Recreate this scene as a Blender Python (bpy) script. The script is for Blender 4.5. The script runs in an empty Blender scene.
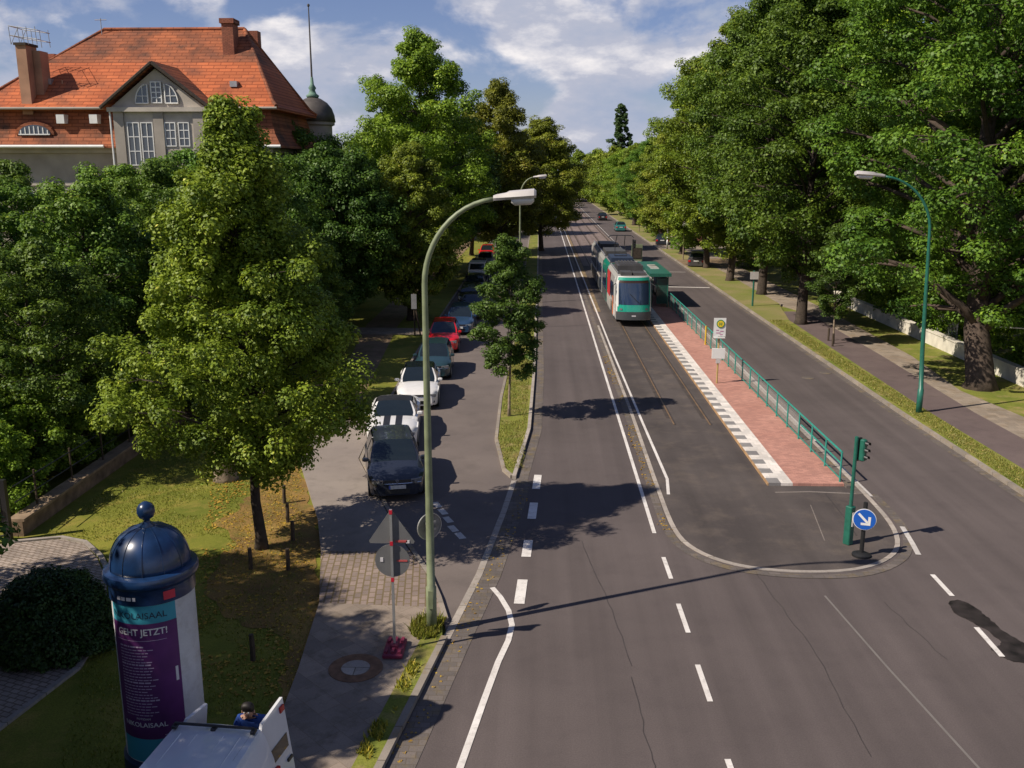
import bpy, math, random
import numpy as np
from mathutils import Vector, Matrix
PI = math.pi
R = math.radians
col = bpy.context.scene.collection
scene = bpy.context.scene

# ---------------- camera ----------------
CAM_H = 10.0
cam_d = bpy.data.cameras.new('camera'); cam = bpy.data.objects.new('camera', cam_d); col.objects.link(cam)
cam.location = (0, 0, CAM_H)
FOC = 930.0
_p = math.atan2(216.0, FOC)
_up = np.array([0, math.cos(_p), math.sin(_p)])
_fy = np.array([28.0, 216.0, -FOC]); _fy /= np.linalg.norm(_fy)
_rx = np.cross(_fy, _up)
cam.matrix_world = Matrix.Translation((0, 0, CAM_H)) @ Matrix([list(_rx), list(_fy), list(_up)]).to_4x4()
cam_d.sensor_width = 36.0; cam_d.lens = FOC / 1024 * 36.0
cam_d.clip_start = 0.1; cam_d.clip_end = 6000
scene.camera = cam

# ---------------- sun and sky ----------------
AZ = R(24.5)            # direction the shadows fall, from +X towards +Y
EL = R(44)
S = Vector((-math.cos(AZ) * math.cos(EL), -math.sin(AZ) * math.cos(EL), math.sin(EL)))
sun_d = bpy.data.lights.new('sun', 'SUN'); sun = bpy.data.objects.new('sun', sun_d); col.objects.link(sun)
sun_d.energy = 5.0; sun_d.angle = R(0.5); sun_d.color = (1.0, 0.90, 0.76)
sun.rotation_euler = S.to_track_quat('Z', 'Y').to_euler()
w = bpy.data.worlds.new('World'); scene.world = w; w.use_nodes = True
wt = w.node_tree; wt.nodes.clear()
def wn(t, **k):
    n = wt.nodes.new(t)
    for a, b in k.items(): setattr(n, a, b)
    return n
out = wn('ShaderNodeOutputWorld'); bg = wn('ShaderNodeBackground'); bg.inputs[1].default_value = 0.052
sky = wn('ShaderNodeTexSky', sky_type='NISHITA', sun_disc=False, sun_elevation=EL, sun_rotation=math.atan2(S.x, S.y) % (2 * PI),
         altitude=300, air_density=1.0, dust_density=0.3, ozone_density=2.5)
tc = wn('ShaderNodeTexCoord')
mp = wn('ShaderNodeMapping'); mp.inputs['Scale'].default_value = (4.2, 4.2, 7.5); mp.inputs['Location'].default_value = (1.65, 0.4, 0.2)
nz = wn('ShaderNodeTexNoise'); nz.inputs['Scale'].default_value = 1.25; nz.inputs['Detail'].default_value = 9; nz.inputs['Roughness'].default_value = 0.55
nz.inputs['Distortion'].default_value = 0.25
rp = wn('ShaderNodeValToRGB'); rp.color_ramp.elements[0].position = 0.415; rp.color_ramp.elements[1].position = 0.52
rp.color_ramp.interpolation = 'EASE'
mp2 = wn('ShaderNodeMapping'); mp2.inputs['Scale'].default_value = (5, 5, 12); mp2.inputs['Location'].default_value = (3.1, 1.2, 0.35)
nz2 = wn('ShaderNodeTexNoise'); nz2.inputs['Scale'].default_value = 1.6; nz2.inputs['Detail'].default_value = 8; nz2.inputs['Roughness'].default_value = 0.6
cr = wn('ShaderNodeValToRGB')
cr.color_ramp.elements[0].position = 0.36; cr.color_ramp.elements[0].color = (6.2, 7.2, 9.6, 1)
cr.color_ramp.elements[1].position = 0.68; cr.color_ramp.elements[1].color = (15.5, 14.8, 14.8, 1)
el = cr.color_ramp.elements.new(0.52); el.color = (8.0, 8.4, 10.2, 1)
mx = wn('ShaderNodeMixRGB'); mul = wn('ShaderNodeMixRGB', blend_type='MULTIPLY'); mul.inputs[0].default_value = 1; mul.inputs[2].default_value = (1.22, 1.14, 1.42, 1)
L = wt.links.new
L(tc.outputs['Generated'], mp.inputs[0]); L(mp.outputs[0], nz.inputs['Vector']); L(nz.outputs['Fac'], rp.inputs[0])
L(tc.outputs['Generated'], mp2.inputs[0]); L(mp2.outputs[0], nz2.inputs['Vector']); L(nz2.outputs['Fac'], cr.inputs[0])
# clouds masked out of the unseen upper sky to cut the fill light
sx = wn('ShaderNodeSeparateXYZ'); mr = wn('ShaderNodeMapRange'); mr.inputs[1].default_value = .22; mr.inputs[2].default_value = .5; mr.inputs[3].default_value = 1; mr.inputs[4].default_value = .08
mm_ = wn('ShaderNodeMath', operation='MULTIPLY'); L(tc.outputs['Generated'], sx.inputs[0]); L(sx.outputs['Z'], mr.inputs[0]); L(rp.outputs[0], mm_.inputs[0]); L(mr.outputs[0], mm_.inputs[1])
L(sky.outputs[0], mul.inputs[1]); L(mul.outputs[0], mx.inputs[1]); L(cr.outputs[0], mx.inputs[2]); L(mm_.outputs[0], mx.inputs[0])
L(mx.outputs[0], bg.inputs[0]); L(bg.outputs[0], out.inputs[0])
scene.view_settings.view_transform = 'Standard'; scene.view_settings.look = 'None'
scene.view_settings.exposure = 0.22; scene.view_settings.gamma = 1.0
scene.view_settings.use_curve_mapping = False

# ---------------- helpers ----------------
def prop(o, label=None, cat=None, group=None, kind=None):
    if label: o['label'] = label
    if cat: o['category'] = cat
    if group: o['group'] = group
    if kind: o['kind'] = kind
    return o

def empty(name, loc, label, cat, group=None, rz=0):
    o = bpy.data.objects.new(name, None); col.objects.link(o); o.location = loc; o.rotation_euler = (0, 0, rz)
    return prop(o, label, cat, group)

def copy_tree(root, loc=None, rz=None, scale=None, label=None, group=None):
    c = root.copy(); col.objects.link(c)
    if loc is not None: c.location = loc
    if rz is not None: c.rotation_euler = (0, 0, rz)
    if scale is not None: c.scale = scale
    if label: c['label'] = label
    if group: c['group'] = group
    def rec(src, dst):
        for ch in list(kids.get(src.name, [])):
            d = ch.copy(); col.objects.link(d); d.parent = dst
            kids.setdefault(dst.name, []).append(d); rec(ch, d)
    rec(root, c)
    return c
kids = {}

class MB:
    def __init__(s): s.v = []; s.f = []
    def add(s, vs, fs):
        b = len(s.v); s.v += [tuple(map(float, v)) for v in vs]; s.f += [tuple(b + i for i in f) for f in fs]; return s
    def box(s, x0, y0, z0, x1, y1, z1):
        v = [(x0,y0,z0),(x1,y0,z0),(x1,y1,z0),(x0,y1,z0),(x0,y0,z1),(x1,y0,z1),(x1,y1,z1),(x0,y1,z1)]
        return s.add(v, [(0,3,2,1),(4,5,6,7),(0,1,5,4),(1,2,6,5),(2,3,7,6),(3,0,4,7)])
    def cbox(s, c, size, rz=0, bev=0):
        cx, cy, cz = c; a, b, h = size[0]/2, size[1]/2, size[2]/2; co, si = math.cos(rz), math.sin(rz)
        if bev:
            P = [(-a+bev,-b),(a-bev,-b),(a,-b+bev),(a,b-bev),(a-bev,b),(-a+bev,b),(-a,b-bev),(-a,-b+bev)]
            rings = []
            for k, z in ((1-bev/min(a,b), -h), (1, -h+bev), (1, h-bev), (1-bev/min(a,b), h)):
                rings.append([(cx+(x*co-y*si)*k, cy+(x*si+y*co)*k, cz+z) for x, y in P])
            return s.loft(rings, True, True)
        v = []
        for z in (-h, h):
            for x, y in ((-a,-b),(a,-b),(a,b),(-a,b)): v.append((cx+x*co-y*si, cy+x*si+y*co, cz+z))
        return s.add(v, [(0,3,2,1),(4,5,6,7),(0,1,5,4),(1,2,6,5),(2,3,7,6),(3,0,4,7)])
    def loft(s, rings, cap0=False, cap1=False, closed=True):
        n = len(rings[0]); vs = [p for r in rings for p in r]; fs = []
        for i in range(len(rings)-1):
            for j in range(n if closed else n-1):
                k = (j+1) % n
                fs.append((i*n+j, i*n+k, (i+1)*n+k, (i+1)*n+j))
        if cap0: fs.append(tuple(range(n-1, -1, -1)))
        if cap1: fs.append(tuple((len(rings)-1)*n + j for j in range(n)))
        return s.add(vs, fs)
    def tube(s, pts, rad, n=10, caps=True):
        pts = [Vector(p) for p in pts]
        if not isinstance(rad, (list, tuple)): rad = [rad]*len(pts)
        rings = []; u = None
        for i, p in enumerate(pts):
            d = (pts[min(i+1, len(pts)-1)] - pts[max(i-1, 0)]).normalized()
            if u is None:
                u = Vector((1,0,0)) if abs(d.x) < 0.9 else Vector((0,1,0))
            u = (u - d*u.dot(d)).normalized(); v = d.cross(u)
            rings.append([tuple(p + (u*math.cos(2*PI*k/n) + v*math.sin(2*PI*k/n))*rad[i]) for k in range(n)])
        return s.loft(rings, caps, caps)
    def lathe(s, prof, c=(0,0,0), n=32, caps=True):
        rings = [[(c[0]+r*math.cos(2*PI*k/n), c[1]+r*math.sin(2*PI*k/n), c[2]+z) for k in range(n)] for r, z in prof]
        return s.loft(rings, caps, caps)
    def cyl(s, c, r, h, n=16): return s.lathe([(r,0),(r,h)], c, n)
    def disc(s, c, r, axis='y', th=0.02, n=24):
        pts = [(0,-th/2,0),(0,th/2,0)] if axis == 'y' else ([(-th/2,0,0),(th/2,0,0)] if axis == 'x' else [(0,0,-th/2),(0,0,th/2)])
        return s.tube([Vector(c)+Vector(p) for p in pts], r, n)
    def prism(s, poly, z0, z1):
        n = len(poly); vs = [(x,y,z0) for x,y in poly] + [(x,y,z1) for x,y in poly]
        fs = [tuple(range(n,2*n))] + [(i,(i+1)%n,n+(i+1)%n,n+i) for i in range(n)]
        return s.add(vs, fs)
    def sheet(s, poly, z): return s.add([(x,y,z) for x,y in poly], [tuple(range(len(poly)))])
    def strip(s, pts, wd, z0, z1=None):
        """ribbon (z1 None) or bar along a polyline in plan"""
        pts = [Vector((p[0], p[1], 0)) for p in pts]; Ls, Rs = [], []
        for i, p in enumerate(pts):
            d = (pts[min(i+1,len(pts)-1)] - pts[max(i-1,0)]).normalized(); nn = Vector((-d.y, d.x, 0))
            Ls.append(p + nn*wd/2); Rs.append(p - nn*wd/2)
        if z1 is None:
            n = len(pts); vs = [(q.x,q.y,z0) for q in Ls] + [(q.x,q.y,z0) for q in Rs]
            return s.add(vs, [(i, n+i, n+i+1, i+1) for i in range(n-1)])
        rings = [[(a.x,a.y,z0),(a.x,a.y,z1),(b.x,b.y,z1),(b.x,b.y,z0)] for a, b in zip(Ls, Rs)]
        return s.loft(rings, True, True)
    def build(s, name, m, parent=None, smooth=False, loc=None):
        me = bpy.data.meshes.new(name); me.from_pydata(s.v, [], s.f); me.validate(); me.materials.append(m)
        import bmesh
        b = bmesh.new(); b.from_mesh(me); bmesh.ops.recalc_face_normals(b, faces=b.faces); b.to_mesh(me); b.free()
        if smooth:
            for p in me.polygons: p.use_smooth = True
            if smooth != 'all':
                try: me.set_sharp_from_angle(angle=R(38))
                except Exception: pass
        o = bpy.data.objects.new(name, me); col.objects.link(o)
        if parent is not None: o.parent = parent; kids.setdefault(parent.name, []).append(o)
        if loc is not None: o.location = loc
        return o

# ---------------- materials ----------------
def newmat(name):
    m = bpy.data.materials.new(name); m.use_nodes = True
    nt = m.node_tree; b = nt.nodes['Principled BSDF']; return m, nt, b
def N(nt, t, **k):
    n = nt.nodes.new(t)
    for a, c in k.items():
        if a in n.inputs: n.inputs[a].default_value = c
        else: setattr(n, a, c)
    return n
def rgba(c): return (c[0], c[1], c[2], 1)
def mat(name, c, rough=0.6, metal=0.0, var=0.12, scale=3.0, bump=0.0, bscale=40.0, coat=0.0, spec=0.5):
    """plain material whose colour wanders a little and whose surface is a little uneven"""
    m, nt, b = newmat(name)
    t = N(nt, 'ShaderNodeTexCoord'); n = N(nt, 'ShaderNodeTexNoise', Scale=scale, Detail=6.0)
    r = N(nt, 'ShaderNodeValToRGB'); e = r.color_ramp.elements
    e[0].position = 0.3; e[1].position = 0.7
    e[0].color = rgba([x*(1-var) for x in c]); e[1].color = rgba([min(1, x*(1+var)) for x in c])
    nt.links.new(t.outputs['Object'], n.inputs['Vector']); nt.links.new(n.outputs['Fac'], r.inputs[0]); nt.links.new(r.outputs[0], b.inputs['Base Color'])
    b.inputs['Roughness'].default_value = rough; b.inputs['Metallic'].default_value = metal
    b.inputs['Coat Weight'].default_value = coat; b.inputs['Specular IOR Level'].default_value = spec
    if bump:
        n2 = N(nt, 'ShaderNodeTexNoise', Scale=bscale, Detail=4.0); bp = N(nt, 'ShaderNodeBump', Strength=bump, Distance=0.01)
        nt.links.new(t.outputs['Object'], n2.inputs['Vector']); nt.links.new(n2.outputs['Fac'], bp.inputs['Height']); nt.links.new(bp.outputs[0], b.inputs['Normal'])
    return m

def ground_mat(name, c1, c2, s1=0.25, c3=None, s2=12.0, f2=0.35, rough=0.85, bump=0.3, bscale=90, streak=False, brick=None, mortar=None, speck=0.25):
    """two tones in large patches, a third tone in small ones, optional lengthwise wear and optional paving joints"""
    m, nt, b = newmat(name); lk = nt.links.new
    t = N(nt, 'ShaderNodeTexCoord'); mpn = N(nt, 'ShaderNodeMapping')
    lk(t.outputs['Object'], mpn.inputs[0])
    n1 = N(nt, 'ShaderNodeTexNoise', Scale=s1, Detail=7.0, Roughness=0.6); lk(mpn.outputs[0], n1.inputs['Vector'])
    r1 = N(nt, 'ShaderNodeValToRGB'); r1.color_ramp.elements[0].position = .36; r1.color_ramp.elements[1].position = .64
    r1.color_ramp.elements[0].color = rgba(c1); r1.color_ramp.elements[1].color = rgba(c2); lk(n1.outputs['Fac'], r1.inputs[0])
    last = r1.outputs[0]
    if c3:
        n2 = N(nt, 'ShaderNodeTexNoise', Scale=s2, Detail=5.0, Roughness=0.65); lk(mpn.outputs[0], n2.inputs['Vector'])
        r2 = N(nt, 'ShaderNodeMapRange'); r2.inputs[1].default_value = .5; r2.inputs[2].default_value = .7; r2.inputs[3].default_value = 0; r2.inputs[4].default_value = f2
        lk(n2.outputs['Fac'], r2.inputs[0])
        mm = N(nt, 'ShaderNodeMixRGB'); lk(r2.outputs[0], mm.inputs[0]); lk(last, mm.inputs[1]); mm.inputs[2].default_value = rgba(c3); last = mm.outputs[0]
    if streak:
        ms = N(nt, 'ShaderNodeMapping'); ms.inputs['Scale'].default_value = (1.6, 0.035, 1); lk(t.outputs['Object'], ms.inputs[0])
        n3 = N(nt, 'ShaderNodeTexNoise', Scale=1.0, Detail=4.0); lk(ms.outputs[0], n3.inputs['Vector'])
        r3 = N(nt, 'ShaderNodeMapRange'); r3.inputs[1].default_value = .35; r3.inputs[2].default_value = .65; r3.inputs[3].default_value = .89; r3.inputs[4].default_value = 1.10
        lk(n3.outputs['Fac'], r3.inputs[0])
        hs = N(nt, 'ShaderNodeHueSaturation'); lk(r3.outputs[0], hs.inputs['Value']); lk(last, hs.inputs['Color']); last = hs.outputs[0]
    if speck:
        n4 = N(nt, 'ShaderNodeTexNoise', Scale=35.0, Detail=3.0, Roughness=0.8); lk(mpn.outputs[0], n4.inputs['Vector'])
        r4 = N(nt, 'ShaderNodeMapRange'); r4.inputs[1].default_value = .3; r4.inputs[2].default_value = .7; r4.inputs[3].default_value = 1-speck; r4.inputs[4].default_value = 1+speck
        lk(n4.outputs['Fac'], r4.inputs[0]); h4 = N(nt, 'ShaderNodeHueSaturation'); lk(r4.outputs[0], h4.inputs['Value']); lk(last, h4.inputs['Color']); last = h4.outputs[0]
    if brick:
        mb = N(nt, 'ShaderNodeMapping'); mb.inputs['Rotation'].default_value = brick.get('rot', (0,0,0)); lk(t.outputs['Object'], mb.inputs[0])
        wv = N(nt, 'ShaderNodeTexNoise', Scale=1.5); 
        bt = N(nt, 'ShaderNodeTexBrick'); lk(mb.outputs[0], bt.inputs['Vector'])
        bt.inputs['Scale'].default_value = 1.0; bt.inputs['Brick Width'].default_value = brick['w']; bt.inputs['Row Height'].default_value = brick['h']
        bt.inputs['Mortar Size'].default_value = brick['m']; bt.inputs['Mortar Smooth'].default_value = 0.3; bt.inputs['Bias'].default_value = 0
        bt.inputs['Color1'].default_value = (.82,.82,.82,1); bt.inputs['Color2'].default_value = (1.12,1.1,1.08,1)
        q = mortar or (.35,.33,.28); bt.inputs['Mortar'].default_value = rgba(q)
        mu = N(nt, 'ShaderNodeMixRGB', blend_type='MULTIPLY'); mu.inputs[0].default_value = 1; lk(last, mu.inputs[1]); lk(bt.outputs['Color'], mu.inputs[2]); last = mu.outputs[0]
    lk(last, b.inputs['Base Color']); b.inputs['Roughness'].default_value = rough; b.inputs['Specular IOR Level'].default_value = 0.3
    nb = N(nt, 'ShaderNodeTexNoise', Scale=bscale, Detail=3.0); bp = N(nt, 'ShaderNodeBump', Strength=bump, Distance=0.01)
    lk(mpn.outputs[0], nb.inputs['Vector']); lk(nb.outputs['Fac'], bp.inputs['Height']); lk(bp.outputs[0], b.inputs['Normal'])
    return m

def leaf_mat(name, dark, light, tip=None, trans=0.35, rough=0.55):
    m, nt, b = newmat(name); lk = nt.links.new
    a = N(nt, 'ShaderNodeAttribute'); a.attribute_name = 'tone'
    r = N(nt, 'ShaderNodeValToRGB'); e = r.color_ramp.elements
    e[0].position = 0.1; e[0].color = rgba(dark); e[1].position = 0.85; e[1].color = rgba(light)
    if tip: q = e.new(0.97); q.color = rgba(tip)
    lk(a.outputs['Fac'], r.inputs[0])
    oi = N(nt, 'ShaderNodeObjectInfo'); hs = N(nt, 'ShaderNodeHueSaturation')
    rr = N(nt, 'ShaderNodeMapRange'); rr.inputs[3].default_value = .82; rr.inputs[4].default_value = 1.15
    rh = N(nt, 'ShaderNodeMapRange'); rh.inputs[3].default_value = .488; rh.inputs[4].default_value = .508
    lk(oi.outputs['Random'], rr.inputs[0]); lk(oi.outputs['Random'], rh.inputs[0]); lk(rr.outputs[0], hs.inputs['Value']); lk(rh.outputs[0], hs.inputs['Hue']); lk(r.outputs[0], hs.inputs['Color'])
    lk(hs.outputs[0], b.inputs['Base Color']); b.inputs['Roughness'].default_value = rough; b.inputs['Specular IOR Level'].default_value = 0.35
    tr = N(nt, 'ShaderNodeBsdfTranslucent'); ht = N(nt, 'ShaderNodeHueSaturation'); ht.inputs['Value'].default_value = 1.5; ht.inputs['Hue'].default_value = .495
    lk(hs.outputs[0], ht.inputs['Color']); lk(ht.outputs[0], tr.inputs[0])
    mx_ = N(nt, 'ShaderNodeMixShader'); mx_.inputs[0].default_value = trans*.65; lk(b.outputs[0], mx_.inputs[1]); lk(tr.outputs[0], mx_.inputs[2])
    lk(mx_.outputs[0], nt.nodes['Material Output'].inputs[0])
    return m

def glass_mat(name, c=(0.02,0.03,0.035), rough=0.06):
    m, nt, b = newmat(name); b.inputs['Base Color'].default_value = rgba(c); b.inputs['Roughness'].default_value = rough
    b.inputs['Specular IOR Level'].default_value = 0.8; b.inputs['Coat Weight'].default_value = 0.3; b.inputs['Coat Roughness'].default_value = 0.03
    return m
def emit_mat(name, c, s):
    m, nt, b = newmat(name); b.inputs['Base Color'].default_value = rgba(c); b.inputs['Emission Color'].default_value = rgba(c); b.inputs['Emission Strength'].default_value = s
    return m

M = {}
M['asphalt'] = ground_mat('asphalt', (.089,.073,.071), (.112,.092,.089), .12, (.064,.052,.053), 1.2, .25, streak=True, speck=.2)
M['service'] = ground_mat('service asphalt', (.135,.112,.104), (.165,.137,.125), .3, (.095,.08,.074), 1.0, .4, speck=.12)
M['trackbed'] = ground_mat('track paving', (.062,.052,.050), (.092,.077,.072), .3, (.135,.108,.09), .9, .55, streak=True, speck=.15)
M['slab'] = ground_mat('sidewalk slabs', (.22,.18,.15), (.29,.24,.20), .6, (.13,.105,.08), 2.2, .7, brick=dict(w=.5,h=.5,m=.006,rot=(0,0,R(45))), mortar=(.75,.7,.62), speck=.12)
M['beige'] = ground_mat('sidewalk tar', (.23,.195,.175), (.28,.24,.21), .4, (.17,.145,.125), 2, .5, speck=.12)
M['setts'] = ground_mat('paving setts', (.22,.17,.15), (.28,.22,.195), .9, (.16,.13,.10), 4, .5, brick=dict(w=.27,h=.17,m=.022,rot=(0,0,R(84))), mortar=(.62,.60,.38), speck=.15)
M['cobble'] = ground_mat('path cobbles', (.30,.25,.22), (.38,.32,.28), .9, (.2,.17,.14), 4, .5, brick=dict(w=.2,h=.13,m=.018,rot=(0,0,R(20))), mortar=(.5,.46,.40), speck=.15)
M['kerb'] = ground_mat('kerb stone', (.33,.29,.26), (.42,.38,.34), .8, (.22,.19,.15), 5, .6, brick=dict(w=40,h=1.0,m=.012), speck=.12)
M['kerbdirty'] = ground_mat('weathered kerb', (.24,.21,.18), (.32,.28,.24), .8, (.24,.17,.07), 2.5, .6, brick=dict(w=40,h=1.0,m=.012), speck=.12)
M['gutter'] = ground_mat('gutter stone', (.115,.10,.095), (.15,.13,.12), .7, (.20,.15,.07), 2.2, .7, brick=dict(w=.3,h=.18,m=.012), mortar=(.78,.74,.66), speck=.15)
M['white'] = ground_mat('road paint', (.60,.56,.53), (.74,.71,.68), .6, (.34,.31,.29), 5, .55, rough=.6, speck=.1)
M['whitegrey'] = ground_mat('worn paint', (.46,.43,.41), (.58,.55,.52), .6, (.26,.24,.22), 5, .6, rough=.6, speck=.1)
M['red'] = ground_mat('platform paving', (.40,.20,.16), (.48,.25,.20), .5, (.33,.17,.14), 3, .5, brick=dict(w=.2,h=.1,m=.006), mortar=(.75,.72,.7), speck=.12)
M['tact'] = ground_mat('tactile stone', (.62,.58,.54), (.72,.68,.64), .6, (.5,.46,.42), 3, .5, brick=dict(w=.3,h=.3,m=.008), mortar=(.8,.78,.74), speck=.1)
M['tactdark'] = ground_mat('dark tactile stone', (.19,.18,.18), (.25,.24,.235), .6, (.14,.14,.135), 4, .5, speck=.15)
M['grass'] = ground_mat('lawn', (.115,.135,.014), (.20,.20,.026), .35, (.33,.24,.06), 1.3, .55, rough=.95, bump=.8, bscale=60, speck=.35)
M['verge'] = ground_mat('verge grass', (.12,.15,.02), (.20,.21,.035), .8, (.32,.23,.11), 1.0, .8, rough=.95, bump=.8, bscale=60, speck=.35)
M['dirt'] = ground_mat('bare earth', (.17,.115,.07), (.25,.175,.105), .5, (.10,.11,.03), 1.5, .7, rough=.95, bump=.6, speck=.3)
M['litter'] = ground_mat('leaf littered ground', (.17,.10,.035), (.29,.18,.05), .7, (.11,.12,.02), 1.6, .7, rough=.95, bump=.8, speck=.4)
M['cycle'] = ground_mat('cycle path', (.115,.085,.085), (.145,.11,.105), .4, (.09,.07,.065), 2, .5, speck=.15)
M['foot'] = ground_mat('footpath', (.25,.205,.165), (.31,.26,.21), .5, (.20,.14,.08), 1.5, .6, brick=dict(w=.4,h=.4,m=.008), mortar=(.7,.68,.62), speck=.15)
M['oil'] = mat('wet tar', (.030,.024,.024), .4, var=.6, scale=3)
M['crack'] = mat('tar seam', (.045,.038,.037), .7, var=.3, scale=2)
M['seam'] = mat('pale seam', (.16,.145,.135), .8)
M['rail'] = mat('rail steel', (.24,.155,.09), .55, .4, var=.25)
M['rust'] = mat('rusty stone edge', (.36,.22,.11), .85, var=.3)
M['green'] = mat('green paint', (.018,.12,.085), .4, var=.18, scale=6)
M['teal'] = mat('teal rail paint', (.03,.25,.20), .4, var=.15, scale=6)
M['oldgreen'] = mat('weathered green paint', (.185,.215,.125), .5, var=.22, scale=4)
M['lampgrey'] = mat('lamp housing', (.50,.47,.46), .5, var=.1)
M['lens'] = mat('lamp lens', (.62,.60,.58), .15, var=.05)
M['black'] = mat('black rubber', (.012,.012,.013), .6, var=.2)
M['blackp'] = mat('black plastic', (.02,.02,.022), .4, var=.2)
M['steel'] = mat('galvanised steel', (.42,.42,.42), .45, .6)
M['wood'] = mat('weathered wood', (.06,.042,.028), .85, var=.35, scale=14)
M['bark'] = mat('bark', (.070,.050,.038), .95, var=.45, scale=5, bump=1.0, bscale=18)
M['barkpale'] = mat('pale bark', (.24,.185,.135), .95, var=.35, scale=5, bump=1.0, bscale=18)
M['barkdark'] = mat('dark bark', (.05,.037,.028), .95, var=.4, scale=6, bump=1.0, bscale=20)
M['stucco'] = mat('grey stucco', (.33,.295,.255), .95, var=.18, scale=.8, bump=.3, bscale=25)
M['stuccolight'] = mat('pale stucco', (.45,.405,.35), .95, var=.16, scale=1.2, bump=.3, bscale=25)
M['whitepaint'] = mat('white paint', (.72,.72,.70), .5, var=.06)
M['wallwhite'] = mat('limewashed wall', (.62,.58,.50), .9, var=.22, scale=1.6, bump=.4, bscale=15)
M['brickred'] = ground_mat('chimney brick', (.26,.09,.055), (.34,.13,.08), .8, (.16,.07,.05), 3, .6, brick=dict(w=.25,h=.08,m=.01,rot=(R(90),0,0)))
M['chimtan'] = mat('chimney render', (.34,.19,.12), .9, var=.2, scale=1.2)
M['tile'] = ground_mat('clay roof tiles', (.40,.105,.038), (.52,.15,.055), .3, (.17,.065,.04), .45, .8, rough=.8, bump=.5, brick=dict(w=.8,h=.22,m=.03,rot=(R(90),0,0)), mortar=(.55,.48,.44), speck=.2)
M['tileold'] = ground_mat('old roof tiles', (.20,.075,.042), (.38,.12,.05), .5, (.085,.048,.034), .6, .9, rough=.85, bump=.5, brick=dict(w=.8,h=.22,m=.03,rot=(R(90),0,0)), mortar=(.55,.48,.44), speck=.25)
M['winglass'] = glass_mat('window glass', (.05,.065,.085), .08)
M['copper'] = mat('verdigris metal', (.12,.22,.17), .7, var=.25)
M['domegrey'] = mat('weathered dome copper', (.085,.075,.068), .6, .2, var=.25, scale=2)
M['carglass'] = glass_mat('car glass', (.012,.018,.022), .05)
M['chrome'] = mat('chrome', (.7,.7,.72), .15, .9, var=.03)
M['headlight'] = mat('headlight lens', (.28,.29,.31), .08, .5, var=.1)
M['tailred'] = mat('tail light lens', (.45,.01,.01), .2, var=.1)
M['plate'] = mat('plate', (.62,.62,.60), .5, var=.15, scale=20)
def paint(name, c, rough=.28, metal=.0): return mat(name, c, rough, metal, var=.04, coat=.7)
# ================= the setting =================
def struct(name, mb, m, **k):
    o = mb.build(name, m, **k); o['kind'] = 'structure'; return o
def rnd(P, it=2, closed=True):
    for k in range(it):
        Q = [] if closed else [P[0]]
        for a, b in zip(P, (P[1:]+P[:1]) if closed else P[1:]):
            d = math.hypot(b[0]-a[0], b[1]-a[1]); f = min(.25, .8/max(d,.01))
            Q += [(a[0]+(b[0]-a[0])*f, a[1]+(b[1]-a[1])*f), (b[0]-(b[0]-a[0])*f, b[1]-(b[1]-a[1])*f)]
        if not closed: Q.append(P[-1])
        P = Q
    return P
KD = [(-3.75, 6), (-2.6, 13.94), (-1.95, 18.39), (-1.44, 21.73), (-0.98, 26.2), (-0.75, 29.0)]
YF = 420
struct('ground', MB().sheet([(-2500,-60),(2500,-60),(2500,4000),(-2500,4000)], -0.06), M['verge'])
struct('road', MB().sheet([(-3.75,6),(-2.6,13.94),(-1.95,18.39),(-1.44,21.73),(-.98,26.2),(-.75,29),(-.32,35),(-.2,45),(-.12,90),(-.1,YF),(14.9,YF),(15.0,38),(15.15,28),(15.3,22),(16,18),(18,14),(22,11),(22,6)], 0.0), M['asphalt'])
struct('service_road', MB().sheet([(-1.95,18.4),(-1.44,21.73),(-.98,26.2),(-.75,29),(-1.15,29.8),(-1.62,33.6),(-1.7,40),(-1.5,52),(-1.5,YF),(-6.9,YF),(-6.7,50),(-6.2,31),(-4.72,26.9),(-3.66,23.9),(-2.7,21.6),(-2.3,20.3)], 0.004), M['service'])
# left gutter along the main road and its flush stones
struct('gutter', MB().strip([(a+.28,b) for a,b in KD], .5, 0.008), M['gutter'])
struct('gutter', MB().strip([(-.52,29),(-.05,35),(.08,45),(.12,YF)], .36, 0.008), M['gutter'])
# lawn
struct('lawn', MB().sheet([(-13.8,6),(-3.7,6),(-4.2,14),(-4.5,20),(-5.4,25),(-6.2,31),(-6.8,50),(-6.9,YF),(-13.9,YF),(-13.9,24)], -0.01), M['grass'])
struct('lawn', MB().sheet([(-120,23.8),(-13.8,23.8),(-13.8,YF),(-120,YF)], -0.015), M['grass'])
lit = MB()
def ragged(P, amp, seg=.35, seed=1):
    r_ = random.Random(seed); Q = []
    for a, b in zip(P, P[1:]+P[:1]):
        n = max(1, int(math.hypot(b[0]-a[0], b[1]-a[1])/seg))
        for t in range(n): Q.append((a[0]+(b[0]-a[0])*t/n+r_.uniform(-amp,amp), a[1]+(b[1]-a[1])*t/n+r_.uniform(-amp,amp)))
    return rnd(Q, 1)
lit.sheet(ragged([(-4.6,6),(-4.9,15.5),(-5.4,18.5),(-7.2,19.2),(-8.4,21.2),(-8.2,23.6),(-9.2,25.0),(-8.9,28),(-8.3,30.8),(-6.4,25.3),(-5.2,20.5),(-4.6,17)], .22), 0.004)
struct('leaf_litter', lit, M['litter'])
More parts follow.
